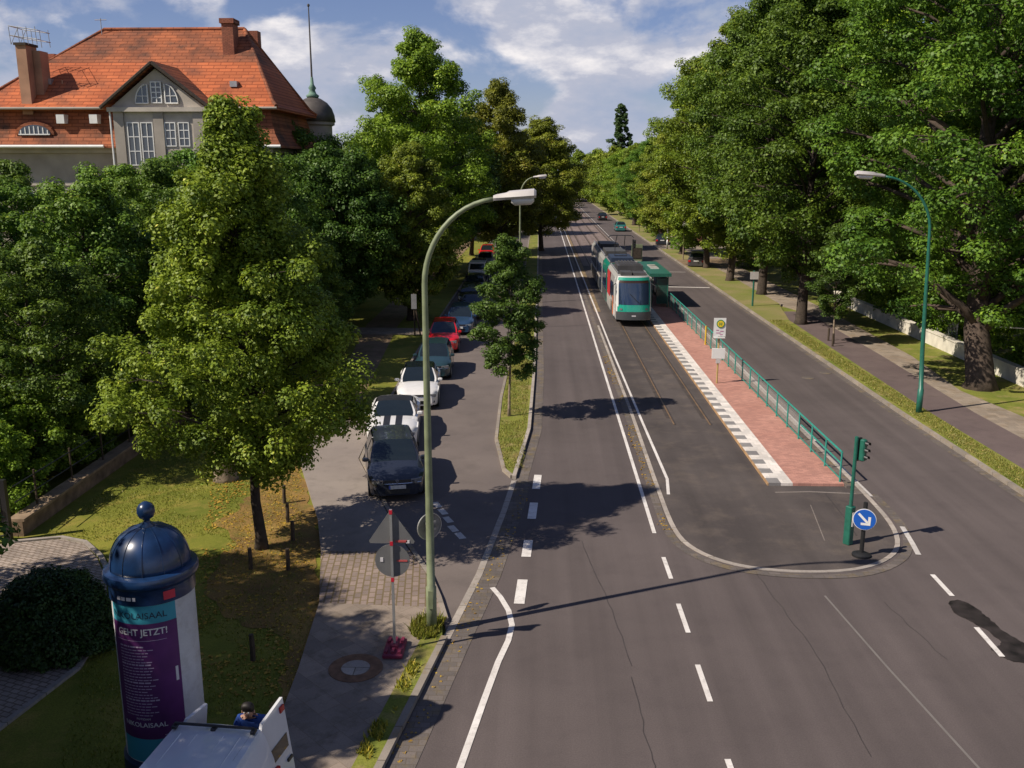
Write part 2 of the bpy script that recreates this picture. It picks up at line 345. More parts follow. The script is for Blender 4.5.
# sidewalks on the left
SW = [(-4.9,6),(-4.75,12.5),(-4.85,17),(-5.1,19.9)]
struct('sidewalk', MB().prism([(-3.95,6),(-2.78,13.94),(-2.12,18.39),(-2.12,19.0),(-2.2,19.75),(-5.1,19.9),(-4.85,17),(-4.6,12.5),(-5.0,6)], -.05, 0.09), M['slab'])
struct('sidewalk', MB().prism([(-2.2,19.75),(-2.42,20.3),(-2.8,21.6),(-3.4,23.0),(-5.75,22.9),(-5.1,19.9)], -.05, 0.088), M['setts'])
struct('sidewalk', MB().prism([(-3.4,23.0),(-3.78,23.9),(-4.84,26.9),(-6.3,31),(-6.55,36),(-8.9,36),(-8.4,31),(-6.4,25.3),(-5.75,22.9)], -.05, 0.086), M['beige'])
struct('path', MB().sheet([(-8.9,36),(-7.6,36),(-9.2,60),(-9.2,YF),(-11.6,YF),(-11.3,60)], 0.0), M['dirt'])
struct('path', MB().sheet([(-40,57.2),(-6.9,56.2),(-6.9,58.6),(-40,60)], 0.006), M['foot'])
struct('verge', MB().prism([(-3.93,6),(-2.7,13.94),(-2.06,18.39),(-2.1,18.9),(-2.5,18.3),(-3.1,14),(-4.3,6)], -.05, 0.1), M['verge'])
# kerbs on the left
struct('kerb', MB().strip([(a-.06,b) for a,b in KD[:3]], .14, -.05, 0.11), M['kerbdirty'])
struct('kerb', MB().strip([(a-.03,b) for a,b in KD[2:]], .17, -.05, 0.016), M['kerb'])
struct('kerb', MB().strip([(-2.06,19.2),(-2.33,20.3),(-2.72,21.6),(-3.68,23.9),(-4.76,26.9),(-6.2,31),(-6.5,36),(-6.75,50),(-6.95,YF)], .12, -.05, 0.10), M['kerbdirty'])
# median strip with the sapling
med = [(-.85,29.5),(-.42,35),(-.3,45),(-.22,90),(-.2,YF),(-1.4,YF),(-1.4,52),(-1.58,40),(-1.5,33.6),(-1.08,30.0)]
struct('verge', MB().prism(med, -.05, .09), M['verge'])
struct('kerb', MB().strip([(-.79,29.2),(-.36,35),(-.24,45),(-.16,90),(-.14,YF)], .13, -.05, .115), M['kerb'])
struct('kerb', MB().strip([(-.86,29.25),(-1.15,29.95),(-1.58,33.6),(-1.66,40),(-1.48,52),(-1.48,YF)], .12, -.05, .112), M['kerbdirty'])
# cobbled path at the far left
struct('path', MB().sheet([(-26,23.4),(-14.6,23.3),(-13.2,23.7),(-12.4,23.4),(-11.6,22.5),(-10.7,21.1),(-9.9,19.4),(-9.5,17),(-10.5,12),(-26,12)], .012), M['cobble'])
struct('kerb', MB().strip([(-14.4,23.45),(-13.2,23.8),(-12.4,23.5),(-11.55,22.6),(-10.62,21.2),(-9.8,19.4),(-9.4,17),(-10.4,12)], .12, -.04, .05), M['kerb'])
# tram area and island
isl = [(3.85,YF),(3.85,60),(3.9,38),(3.84,29),(3.84,25),(4.1,23.6),(4.95,22.55),(6.3,22.12),(7.9,22.2),(8.95,22.75),(9.75,23.7),(10.2,25.3),(10.3,27.7),(10.3,60),(10.3,YF)]
isl = [isl[0]] + rnd(isl[1:-1], 2, False) + [isl[-1]]
struct('tram_road', MB().sheet(isl, .006), M['trackbed'])
struct('kerb', MB().strip(isl[1:-1], .13, 0, .02), M['kerb'])
struct('gutter', MB().strip(rnd([(3.68,200),(3.66,60),(3.7,38),(3.64,29),(3.62,25),(3.9,23.4),(4.8,22.3),(6.3,21.85),(8.0,21.9),(9.1,22.5),(9.95,23.5),(10.5,25.3),(10.55,28)],2,False), .24, .012), M['gutter'])
struct('verge', MB().sheet([(3.98,66),(4.4,66),(4.55,100),(4.4,160),(3.98,160)], .012), M['dirt'])
for k, (y0, y1) in enumerate([(98, 300)]):
    struct('tram_road', MB().sheet([(4.6,y0),(10.1,y0),(10.1,y1),(4.6,y1)], .010), ground_mat('old tram setts', (.17,.13,.12), (.22,.17,.155), .3, (.12,.10,.09), 1.5, .6, streak=True, speck=.2))
M['railwear'] = mat('rail side wear', (.055,.043,.038), .8, var=.3)
# rails, set in the paving
def rail(x, y0, y1):
    mb = MB(); mb.strip([(x,y0),(x,(y0+y1)/2),(x,y1)], .06, .016, .024); return mb
for x, y0, y1 in ((5.42,36,320),(6.86,36,320),(8.35,108,320),(9.79,108,320)):
    struct('tram_rail', rail(x,y0,y1), M['rail']); struct('rail_groove', MB().strip([(x-.11,y0+1),(x-.11,y1)], .14, .0172), M['railwear'])
    struct('rail_groove', MB().strip([(x+.06,y0),(x+.06,y1)], .05, .0175), M['crack'])
struct('tram_rail', MB().strip([(6.86,88),(7.0,92),(7.35,97),(7.95,103),(8.35,108.2)], .06, .016, .024), M['rail'])
struct('tram_rail', MB().strip([(7.6,80),(7.9,88),(8.6,96),(9.4,103),(9.79,108.2)], .06, .016, .024), M['rail'])
# platform
PY0, PY1 = 28.75, 92
struct('platform', MB().prism([(8.22,PY0),(9.86,PY0),(9.86,PY1),(8.22,PY1)], 0, .095), M['red'])
struct('platform_edge', MB().prism([(7.84,PY0),(8.22,PY0),(8.22,PY1),(7.84,PY1)], 0, .10), M['tact'])
a, b = MB(), MB(); y = PY0; k = 0
while y < PY1:
    y2 = min(y+.5, PY1); (a if k % 2 else b).prism([(7.45,y),(7.84,y),(7.84,y2),(7.45,y2)], 0, .10); y = y2; k += 1
struct('platform_edge', a, M['tact']); struct('platform_edge', b, M['tactdark'])
struct('platform_edge', MB().prism([(7.41,PY0),(7.45,PY0),(7.45,PY1),(7.41,PY1)], 0, .085), M['rust'])
struct('kerb', MB().strip([(9.93,PY0-.2),(9.93,PY1)], .12, 0, .10), M['gutter'])
struct('gutter', MB().strip([(10.12,28),(10.12,PY1)], .24, .014), M['gutter'])
mark_ = ground_mat('chalky stain', (.17,.145,.13), (.22,.19,.17), 1, speck=.3)
struct('paving_joint', MB().strip([(7.5,28.1),(8.6,28.2),(10.1,28.05)], .10, .0105), mark_)
struct('paving_joint', MB().strip([(7.9,24.2),(8.1,25.6),(8.3,27)], .03, .0105), mark_)
struct('paving_joint', MB().strip([(8.9,24.6),(9.0,26),(9.05,28.1)], .03, .0105), M['crack'])
# right side
struct('kerb', MB().strip([(21.6,11.8),(18.1,14.6),(16.2,18.3),(15.45,22),(15.27,28),(15.12,38),(15.08,70),(15.02,YF)], .16, -.05, .12), M['kerbdirty'])
struct('gutter', MB().strip([(17.8,14.4),(15.95,18.3),(15.2,22),(15.02,28),(14.87,38),(14.82,70),(14.78,YF)], .3, .008), M['gutter'])
struct('verge', MB().prism([(18.3,14.8),(16.35,18.4),(15.52,22),(15.35,28),(15.2,38),(15.16,62),(16.7,62),(16.28,38),(16.4,30),(17.2,22),(20,15)], -.05, .10), M['verge'])
struct('verge', MB().prism([(15.16,62),(16.7,62),(18.0,70),(18.0,YF),(15.1,YF)], -.05, .10), ground_mat('sandy verge', (.14,.17,.028), (.26,.205,.10), .25, (.17,.19,.035), 1.0, .8, rough=.95, speck=.3))
struct('cycle_path', MB().prism([(20,15),(17.2,22),(16.4,30),(16.28,38),(16.7,62),(16.95,66),(18.9,66),(18.6,50),(18.15,38),(18.3,30),(19.4,22),(23,15)], -.05, .085), M['cycle'])
struct('footpath', MB().prism([(23,15),(19.4,22),(18.3,30),(18.15,38),(18.6,50),(18.9,66),(18.0,70),(18.0,YF),(20.6,YF),(20.6,66),(20.2,50),(19.3,42),(19.9,37),(20.6,30),(22,22),(26,15)], -.05, .08), M['foot'])
struct('lawn', MB().sheet([(26,15),(22,22),(20.6,30),(19.9,37),(19.3,42),(20.2,50),(20.6,66),(20.6,YF),(140,YF),(140,15)], .0), M['verge'])
struct('driveway', MB().sheet([(15.1,97),(26,97),(26,107),(15.1,104)], .108), M['dirt'])
struct('driveway', MB().sheet([(15.1,118),(24,118),(24,131),(15.1,129)], .108), M['foot'])
# markings
def mark(pts, wd, z=.012, m='white'): struct('road_marking', MB().strip(pts, wd, z), M[m])
mark([(3.28,24.6),(3.3,50),(3.36,100),(3.4,200)], .11)
for y0, y1 in ((13.6,14.35),(16.14,17.5),(18.86,20.26),(21.63,22.95)): mark([(3.34,y0),(3.32,y1)], .11)
mark([(4.1,27.8),(4.26,29.3),(4.2,36),(4.12,50),(4.08,100),(4.08,200)], .10, .016)
mark([(-1.5,12),(-1.3,13.98),(-1.02,16),(-.8,17.5),(-.62,18.4),(-.56,19.1),(-.66,19.8),(-.88,20.5),(-1.1,21.0)], .13)
for y0, y1 in ((20.15,21.47),(22.87,24.0),(25.6,26.95),(28.2,29.6)): mark([(-.43+.045*(y0-20),y0),(-.43+.045*(y1-20),y1)], .25)
for p, q in (((9.96,22.06),(9.94,20.85)),((9.8,19.28),(9.76,18.0))): mark([p,q], .12, .016 if p[1]>20 else .020)
mark([(10.42,25.3),(10.24,24.1),(10.1,23.3)], .14, .016, 'whitegrey')
mark([(10.42,27.8),(10.42,50),(10.46,200),(10.5,300)], .09, .018, 'whitegrey')
for x, y in ((-3.07,26.68),(-2.83,26.1),(-2.61,25.46),(-2.4,24.77),(-2.16,24.26)): mark([(x-.1,y+.22),(x+.1,y-.22)], .2, .012, 'whitegrey')
mark([(10.6,80.5),(14.6,80.0)], .35, .012)
mark([(10.6,92.5),(14.4,92.2)], .2, .012, 'whitegrey')
rng0 = random.Random(5)
# old tar joints and a wet patch
for pts in ([(1.9,17.0),(2.0,14.5),(2.1,13)], [(5.3,24.5),(5.6,21.5),(5.9,18),(5.8,14)], [(1.2,24),(1.7,20.3),(2.0,17)], [(8.2,20.5),(8.6,17.5)]):
    q = []
    for (x0,y0),(x1,y1) in zip(pts, pts[1:]):
        for t in range(8): q.append((x0+(x1-x0)*t/8+rng0.uniform(-.03,.03), y0+(y1-y0)*t/8))
    struct('road_seam', MB().strip(q, .018, .004), M['crack'])
struct('road_seam', MB().strip([(6.9,20.8),(7.2,17.6),(7.6,14)], .05, .004), M['seam'])
struct('road_seam', MB().strip([(3.9,60.2),(-.1,59.4)], .07, .004), M['crack'])
oil = [(9.5,20.75),(9.75,20.9),(10.05,20.85),(10.25,20.4),(10.2,19.8),(10.35,19.3),(10.5,18.7),(10.75,18.5),(10.45,18.35),(10.5,17.9),(10.55,17.3),(10.4,16.9),(10.3,17.5),(10.05,17.75),(9.7,17.8),(9.5,18.1),(9.55,18.5),(9.85,18.55),(9.95,18.9),(9.85,19.4),(9.6,19.8),(9.35,20.2)]
def smooth_ring(P, it=3, jit=.03):
    r_ = random.Random(2)
    for k in range(it):
        Q = []
        for a, b in zip(P, P[1:]+P[:1]): Q += [(a[0]*.75+b[0]*.25+r_.uniform(-jit,jit), a[1]*.75+b[1]*.25+r_.uniform(-jit,jit)), (a[0]*.25+b[0]*.75+r_.uniform(-jit,jit), a[1]*.25+b[1]*.75+r_.uniform(-jit,jit))]
        P = Q; jit *= .5
    return P
struct('tar_stain', MB().sheet(smooth_ring([(10.12+(x-10.05)*.82, 19.1+(y-19.2)*.92) for x, y in oil], 3, .05), .008), M['oil'])
for x, y, m_ in ((13.16,44.76,'kerb'),(14.35,45.94,'kerb')):
    o = MB().lathe([(0.01,0),(.3,0),(.3,.012),(.01,.014)], (0,0,0), 24).build('manhole_cover', M['gutter'], loc=(x,y,.002)); prop(o, 'round manhole cover on the right carriageway, ' + ('the one nearer the platform railing' if x < 14 else 'the one nearer the grass verge'), 'manhole cover', 'manhole covers on the right carriageway')
mh = empty('manhole_cover', (-3.68,17.02,.096), 'round pale manhole cover in a rusty brown ring on the sidewalk', 'manhole cover')
MB().lathe([(.3,0),(.55,0),(.55,.008),(.3,.008)], (0,0,0), 28, caps=False).build('ring', mat('rusty ring', (.17,.09,.05), .8, var=.4, scale=5), mh)
MB().lathe([(.0,0),(.29,0),(.29,.012),(.0,.014)], (0,0,0), 24).build('lid', M['kerb'], mh)

# ================= vegetation =================
def tone_mesh(name, V, tone, m, nper=4):
    nf = len(V)//nper; me = bpy.data.meshes.new(name)
    me.vertices.add(len(V)); me.vertices.foreach_set('co', V.astype(np.float32).ravel())
    me.loops.add(nf*nper); me.loops.foreach_set('vertex_index', np.arange(nf*nper, dtype=np.int32))
    me.polygons.add(nf); me.polygons.foreach_set('loop_start', (np.arange(nf)*nper).astype(np.int32))
    me.update(calc_edges=True)
    at_ = me.attributes.new('tone', 'FLOAT', 'FACE'); at_.data.foreach_set('value', tone.astype(np.float32))
    me.materials.append(m); return me

def unit(a): return a/np.maximum(np.linalg.norm(a, axis=1, keepdims=True), 1e-6)
def leaves(rng, C, CR, n, size, flat=.65, up=.7, jitter=.8, tonec=None):
    K = len(C); idx = np.repeat(np.arange(K), n); T = len(idx)
    d = unit(rng.normal(size=(T,3))); rr = CR[idx]*rng.uniform(.35,1,T)**.6
    P = C[idx] + d*rr[:,None]*np.array([1,1,flat])
    Nn = unit(d*.95 + np.array([0,0,up]) + rng.normal(size=(T,3))*jitter*.42)
    A = unit(np.cross(Nn, rng.normal(size=(T,3)))); B = np.cross(Nn, A)
    s = size*rng.uniform(.65,1.3,T)
    a = A*(s*.62)[:,None]; b = B*(s*.42)[:,None]; dr = Nn*(s*.12)[:,None]
    V = np.empty((T,4,3)); V[:,0] = P-a-dr; V[:,1] = P-b+dr; V[:,2] = P+a-dr; V[:,3] = P+b+dr
    tc_ = rng.uniform(0,1,K) if tonec is None else tonec
    tone = np.clip(.15+.5*tc_[idx] + rng.normal(0,.17,T), 0, 1)
    return V.reshape(-1,3), tone

PROF = {
 'spire': lambda t: max(.10, (min(1,(t+.14)/.35)**.6)*(1-max(0,(t-.25)/.75)**1.15)),
 'cone': lambda t: (min(1, t/.22)**.7) * (1-max(0,(t-.22)/.78))**.85*1.0 + .10,
 'egg':  lambda t: max(.12, math.sin(PI*min(1,(t*.93+.07))**.8)**.75),
 'round':lambda t: max(.15, math.sqrt(max(0, 1-(2*(t*.96+.04)-1)**2))),
 'dome': lambda t: max(.12, math.sqrt(max(0, 1-(t*1.0)**2.4))) * (.72+.28*min(1,t/.25)),
 'column':lambda t: .25+.75*math.sin(PI*min(1,max(0,t)))**.6 * (1-.75*t),
}
def make_tree(seed, h, base, r, prof, leafm, barkm, size=.14, nl=55, limbs=26, subs=4, cl=.75, trunk=.22, per=3, flat=.65, lean=(0,0), low=0, dens=1.0, fill=0.0, irregular=.25, upsw=.35):
    rng = np.random.default_rng(seed); wd = MB(); f = PROF[prof]
    def axis(z): return np.array([lean[0]*z/h + .007*h*math.sin(z*.9+seed), lean[1]*z/h + .006*h*math.cos(z*.8+seed), z])
    zs = np.linspace(0, h*.93, 9)
    rad = [trunk*(1.35 if i == 0 else (1-.92*(z/h)**.9)) for i, z in enumerate(zs)]
    p0 = [axis(z) - axis(0)*[1,1,0] for z in zs]
    p0 = [p0[0], p0[0]+np.array([0,0,.35])] + p0[1:]; rad = [trunk*1.45, trunk*1.05] + rad[1:]
    p0[0][2] -= .1
    wd.tube(p0, rad, 9)
    C, CR = [], []
    ga = 2.399963
    for i in range(limbs):
        t = (i+.5)/limbs; t = t**.9
        z = base + (h-base)*t; az = i*ga + rng.uniform(-.4,.4)
        R_ = r*f(t)*rng.uniform(1-irregular, 1+irregular*.6)
        tip = axis(z) + np.array([math.cos(az)*R_, math.sin(az)*R_, rng.uniform(-.25,.35)*cl])
        z0 = max(base*.55, z - R_*upsw - .03*h); a0 = axis(z0)
        mid = a0*.45+tip*.55 + np.array([0,0,.12*R_])
        br = trunk*.42*(1-.7*t)
        wd.tube([a0, a0*.75+mid*.25+np.array([0,0,.05*R_]), mid, tip], [br, br*.8, br*.55, .012], 5)
        for s in range(subs):
            u = .3 + .7*(s+rng.uniform(.2,1))/subs
            q = (a0*(1-u)+mid*u) if u < .5 else (mid*(1-(u-.5)*2)+tip*(u-.5)*2)
            side = az + (1 if s % 2 else -1)*rng.uniform(.5,1.3)
            ln = R_*rng.uniform(.18,.42)*(1.25-u*.5)+.1
            e = q + np.array([math.cos(side)*ln, math.sin(side)*ln, rng.uniform(-.12,.28)*ln])
            wd.tube([q, (q+e)/2+np.array([0,0,.05*ln]), e], [br*.35, br*.25, .008], 4, caps=False)
            for c in range(per):
                v = rng.uniform(.35,1.15); C.append(q*(1-v)+e*v + rng.normal(size=3)*cl*.3); CR.append(cl*rng.uniform(.55,1.15)*(.75+.25*min(1,R_/r)))
        C.append(tip); CR.append(cl*rng.uniform(.6,1.0))
    for i in range(3): C.append(axis(h-cl*.5*i)); CR.append(cl*.6)
    for i in range(int(fill)):
        t = rng.uniform(0,.9); z = base+(h-base)*t; az = rng.uniform(0,2*PI); q = r*f(t)*rng.uniform(.1,.8)
        C.append(axis(z)+np.array([math.cos(az)*q, math.sin(az)*q, 0])); CR.append(cl*1.2)
    C = np.array(C); CR = np.array(CR)
    # tone wanders smoothly through the crown, with a per-clump part
    tonec = np.clip(.5+.25*np.sin(C[:,0]*1.1+seed)*np.cos(C[:,2]*.9+seed*2) + rng.normal(0,.22,len(C)), 0, 1)
    V, tn = leaves(rng, C, CR, int(nl*dens*2.4), size*.62, flat=flat, tonec=tonec)
    me = tone_mesh('crown', V, tn, leafm)
    return wd, me

def tree(name, loc, label, cat, wd, me, barkm, group=None, rz=0, scale=None):
    root = empty(name, loc, label, cat, group, rz)
    if scale: root.scale = scale
    wd.build('trunk', barkm, root, smooth='all')
    c = bpy.data.objects.new('crown', me); col.objects.link(c); c.parent = root; kids.setdefault(root.name, []).append(c)
    return root

LF = {
 'linden': leaf_mat('linden leaves', (0.090,0.145,0.012), (0.301,0.377,0.031), (0.724,0.681,0.131), .33),
 'lindenb': leaf_mat('darker linden leaves', (0.078,0.135,0.011), (0.223,0.315,0.024), (0.402,0.450,0.065), .32),
 'dark': leaf_mat('dark broad leaves', (0.033,0.077,0.009), (0.095,0.169,0.017), (0.179,0.237,0.037), .28),
 'mid': leaf_mat('mid green leaves', (0.094,0.164,0.013), (0.262,0.365,0.025), (0.450,0.491,0.058), .34),
 'hedge': leaf_mat('hornbeam leaves', (0.056,0.129,0.013), (0.173,0.287,0.025), (0.301,0.382,0.047), .30),
 'bright': leaf_mat('fresh green leaves', (0.094,0.188,0.014), (0.255,0.391,0.029), (0.429,0.513,0.067), .35),
 'oak': leaf_mat('oak leaves', (0.049,0.113,0.012), (0.153,0.264,0.022), (0.290,0.395,0.043), .36),
 'olive': leaf_mat('browning leaves', (0.125,0.155,0.014), (0.294,0.328,0.029), (0.452,0.322,0.062), .32),
 'poplar': leaf_mat('poplar leaves', (0.028,0.062,0.015), (0.067,0.113,0.026), (0.112,0.146,0.037), .2),
 'bush': leaf_mat('yew needles', (0.017,0.048,0.009), (0.050,0.113,0.017), (0.100,0.169,0.028), .15),
 'young': leaf_mat('young tree leaves', (0.042,0.088,0.011), (0.109,0.185,0.021), (0.184,0.253,0.035), .32),
}
# --- left side ---
wd, me = make_tree(3, 11.4, 2.6, 3.05, 'spire', LF['linden'], None, size=.125, nl=64, limbs=84, subs=4, cl=.45, trunk=.15, per=3, irregular=.42, lean=(-.1,0), flat=1.0, fill=0)
tree('linden_tree', (-7.44,23.26,0), 'yellow green linden with slim dark trunk among wooden stakes on the lawn', 'tree', wd, me, M['barkdark'])
stp = empty('tree_stump', (-10.3,28.9,0), 'thick pale tree stump on the lawn behind the linden', 'tree stump')
MB().lathe([(.46,-.1),(.40,.1),(.36,.5),(.35,1.2),(.37,1.5),(.34,1.55),(.0,1.56)], (0,0,0), 14).build('trunk', M['barkpale'], stp, smooth='all')
hw = []
for sd, (hh, rr_) in enumerate(((9.6,3.6),(8.6,3.2),(10.2,3.4))):
    hw.append(make_tree(20+sd, hh, .6, rr_, 'dome', LF['hedge'], None, size=.17, nl=55, limbs=42, subs=4, cl=.62, trunk=.2, per=2, fill=25, irregular=.2))
hroots = []
HED = [(-16.6,29.5,0,.78,'bushy hornbeam beside the garden gate, its lowest branches over the low wall'),
       (-17.2,35.0,1,1.08,'hornbeam behind the low garden wall, below the gable of the villa'),
       (-21.5,31.5,2,.86,'hornbeam at the left edge of the garden, in front of the taller ones'),
       (-22.5,38.0,0,1.0,'tall hornbeam below the left end of the villa roof'),
       (-16.8,41.5,2,1.0,'hornbeam between the linden and the right window pair of the villa'),
       (-27.5,40.0,1,1.15,'hornbeam farthest left, below the tall chimney'),
       (-21.0,46.0,1,1.15,'hornbeam close to the villa wall under its gable bay'),
       (-15.0,49.0,0,1.15,'hornbeam deep in the garden to the right of the villa bay'),
       (-27.0,47.5,2,1.0,'hornbeam close to the villa wall left of its gable bay')]
done = {}
for x, y, k, sc, lab in HED:
    if k not in done:
        done[k] = tree('hornbeam_tree', (x,y,0), lab, 'tree', hw[k][0], hw[k][1], M['barkdark'], 'garden trees in front of the villa', rz=x, scale=(sc,sc,sc))
    else:
        copy_tree(done[k], (x,y,0), x*1.7, (sc,sc,sc), lab, 'garden trees in front of the villa')
# off-frame trees that shade column and van, and others added to block skylight
for x, y, k, sc, lab in ((-20,2,0,1.9,'very tall unseen tree added left of the camera to block skylight'),(-15,-5,1,2.0,'very tall tree added behind the camera on the left to block skylight'),(-25,-6,0,1.9,'very tall tree added behind the camera to block skylight, farther from the road'),(-31,18,1,1.5,'tall tree added far outside the left edge beside the garden to block skylight'),(-14.2,6.4,0,.9,'tall tree added outside the view to block skylight, closest to the front of the van'),(-19.5,10.0,1,1.35,'tree added farthest outside the left edge of the view to block skylight'),(-14.4,13.2,0,1.12,'tall tree outside the left edge of the view, shading the column'),(-13.6,9.8,2,.92,'tall tree outside the view, shading the sidewalk slabs'),(-16.2,11.3,2,1.25,'tall tree in the garden outside the left edge of the view, nearest the van'),
                         (-17.2,15.8,0,1.2,'tall tree outside the left edge of the view, behind the dark bush'),
                         (-13.2,6.0,1,1.45,'tall tree outside the view, beside the sidewalk below the van')):
    copy_tree(done[k], (x,y,0), x, (sc,sc,sc), lab, 'garden trees that shade the advertising column')
for x, y, k, sc, lab in ((-10.5,38.6,0,.56,'low dark tree just behind the linden, left of the white coupe'),(-12.3,44.0,2,.62,'low dark tree left of the dark teal car'),(-13.6,36.5,1,.85,'dark tree filling the space behind the linden'),(-12.6,50.0,1,.75,'low dark tree left of the red car'),(-16.9,66,0,1.32,'dark tree just below the grey dome'),(-17.5,47,2,1.05,'dark tree behind the right shoulder of the linden')):
    copy_tree(done[k], (x,y,0), x*3, (sc,sc,sc), lab, 'dark trees between the linden and the parked cars')
# tree bodies behind the lindens along the service road
big = []
for sd, (hh, b_, rr_, pf, lf) in enumerate(((12.4,2.4,4.8,'dome','dark'),(20.0,3.4,5.4,'egg','mid'),(18.2,3.3,4.7,'egg','olive'),(11.2,1.6,3.5,'egg','linden'),(20.5,3.2,6.0,'dome','mid'))):
    big.append(make_tree(40+sd, hh, b_, rr_, pf, LF[lf], None, size=.25 if hh > 12 else .2, nl=60, limbs=48, subs=5, cl=.95 if hh > 12 else .65, trunk=.32, per=3 if hh > 12 else 2, fill=25))
broots = {}
def put(k, name, x, y, sc, lab, group, bark='bark', rz=None):
    rz = x*2.3+y if rz is None else rz
    s3 = sc if isinstance(sc, tuple) else (sc,sc,sc)
    if k in broots:
        c = copy_tree(broots[k], (x,y,0), rz, s3, lab, group); return c
    r = tree(name, (x,y,0), lab, 'tree', big[k][0], big[k][1], M[bark], group, rz, s3); broots[k] = r; return r
gl = 'trees along the left side of the service road'
put(0,'chestnut_tree',-12.9,59.5,.88,'dark round-topped chestnut right of the yellow green linden',gl)
put(0,'chestnut_tree',-18.5,55.0,.8,'dark chestnut just below the grey dome',gl)
put(3,'linden_tree',-8.6,62.0,(.9,.9,1.02),'pale yellow green pointed tree right beside the curved lamp pole',gl)
put(1,'maple_tree',-9.6,77.0,1.0,'tallest tree left of the road, standing against the sky',gl)
put(1,'maple_tree',-13.2,82.0,(.9,.9,.72),'tree to the left of the tallest one, half its height showing',gl)
put(2,'maple_tree',-4.2,99.0,(.95,.95,1.0),'olive brown topped tree overhanging the far end of the left lane',gl)
put(2,'maple_tree',.2,116.0,(1.0,1.0,.85),'tree leaning its branches over the left lane behind the olive topped one',gl)
put(0,'chestnut_tree',-10.5,92.0,1.25,'dark tree at the far end of the parked cars',gl)
put(1,'maple_tree',-8.0,110,(.8,.8,.8),'tree behind the parked cars, lower than the olive topped one',gl)
# sapling in the median
wd, me = make_tree(61, 7.1, 1.9, 1.25, 'egg', LF['young'], None, size=.13, nl=48, limbs=40, subs=3, cl=.36, trunk=.06, per=2, irregular=.3)
sap = tree('young_tree', (-1.2,36.86,.08), 'young tree with thin pale trunk on the grass median beside the parked cars', 'tree', wd, me, M['barkpale'])
# --- right side ---
wd, me = make_tree(71, 24, 4.6, 8.2, 'dome', LF['oak'], None, size=.23, nl=95, limbs=66, subs=6, cl=1.0, trunk=.62, per=2, fill=20, irregular=.3, upsw=.5, lean=(1.5,6.5))
tree('oak_tree', (20.6,42.9,0), 'huge oak with thick furrowed trunk behind the right lamp', 'tree', wd, me, M['bark'])
wd, me = make_tree(73, 21, 3.9, 6.0, 'egg', LF['oak'], None, size=.24, nl=60, limbs=54, subs=5, cl=.95, trunk=.36, per=3, fill=25)
gr = 'trees along the right kerb'
r0 = tree('street_tree', (17.1,60.6,0), 'nearest tree of the right kerb row after the oak, trunk by the cycle path', 'tree', wd, me, M['barkdark'], gr)
broots['r'] = r0; big_r = 'r'
def putr(x, y, sc, lab, group=gr): return copy_tree(r0, (x,y,0), x*1.7+y*2.1, sc, lab, group)
putr(17.9,75.2,(1.05,1.05,1.1),'second tree of the right kerb row after the oak')
put(1,'street_tree',17.2,84.5,(1.1,1.1,1.12),'third tree of the right kerb row after the oak',gr)
put(4,'street_tree',17.0,95.5,(1.0,1.0,1.0),'fourth tree of the right kerb row after the oak, behind the parked estate car',gr)
put(2,'street_tree',16.8,111,(.95,.95,.9),'fifth tree of the right kerb row after the oak, yellowish towards the road',gr,)
put(3,'street_tree',16.8,131,(1.2,1.2,1.3),'sixth tree of the right kerb row after the oak, low and pale',gr)
putr(17,148,(.85,.85,.68),'seventh tree of the right kerb row after the oak')
put(3,'street_tree',16.8,168,(1.2,1.2,1.25),'eighth tree of the right kerb row after the oak',gr)
put(4,'street_tree',17.5,188,(.9,.9,.66),'ninth tree of the right kerb row after the oak',gr)
# the wood behind the wall on the right
gw = 'wood behind the white wall'
for i, (x, y, k, sc) in enumerate(((29,37,4,1.0),(27,50,1,1.05),(32,58,4,1.3),(26.5,64,1,1.3),(29,75,4,1.3),(27,88,1,1.25),(28,102,4,1.0),(28,120,1,.85),(28,143,4,.75),(40,45,1,1.15))):
    lab = ['tree behind the wall at the right edge of the view','tree directly behind the big oak','tree behind the wall between the oak and the first kerb tree','tree behind the wall beside the first kerb tree','tree behind the wall beside the second kerb tree','tree behind the third kerb tree','tree behind the fourth kerb tree','tree behind the fifth kerb tree','tree behind the seventh kerb tree','tree deep in the wood beyond the big oak'][i]
    put(k,'wood_tree',x,y,sc,lab,gw)
# undergrowth shrubs behind the wall
wd, me = make_tree(91, 4.2, .2, 2.3, 'dome', LF['bright'], None, size=.2, nl=40, limbs=22, subs=3, cl=.6, trunk=.05, per=2)
s0 = tree('shrub', (25.6,41.5,0), 'bright green shrub behind the white wall at the right edge', 'shrub', wd, me, M['barkdark'], 'shrubs behind the white wall')
for x, y, sc, lab in ((25.6,47,1.0,'shrub behind the white wall just right of the oak trunk'),(25.4,54,1.1,'shrub behind the white wall just left of the oak trunk'),(25.2,62,1.1,'shrub behind the far end of the white wall'),(25.6,70,1.2,'shrub beyond the white wall, under the second kerb tree')):
    copy_tree(s0, (x,y,0), x*y, (sc,sc,sc), lab)
gfs = 'shrubs along the far footpath'
for i,(x, y, sc) in enumerate(((21.6,96,.7),(17.4,118,.45),(17.6,137,.6),(21.5,150,1.0),(19,160,.8),(21,178,1.0))):
    copy_tree(s0, (x,y,0), x*y, (sc,sc,sc), ['low shrub behind the parked dark car on the right verge','small shrub beside the driveway, in front of a pale trunk','shrub on the verge just past the driveway','tall shrub beyond the reddish fence','shrub on the verge opposite the two moving cars','farthest shrub on the right verge'][i], gfs)
gsl = 'shrubs behind the low garden wall'
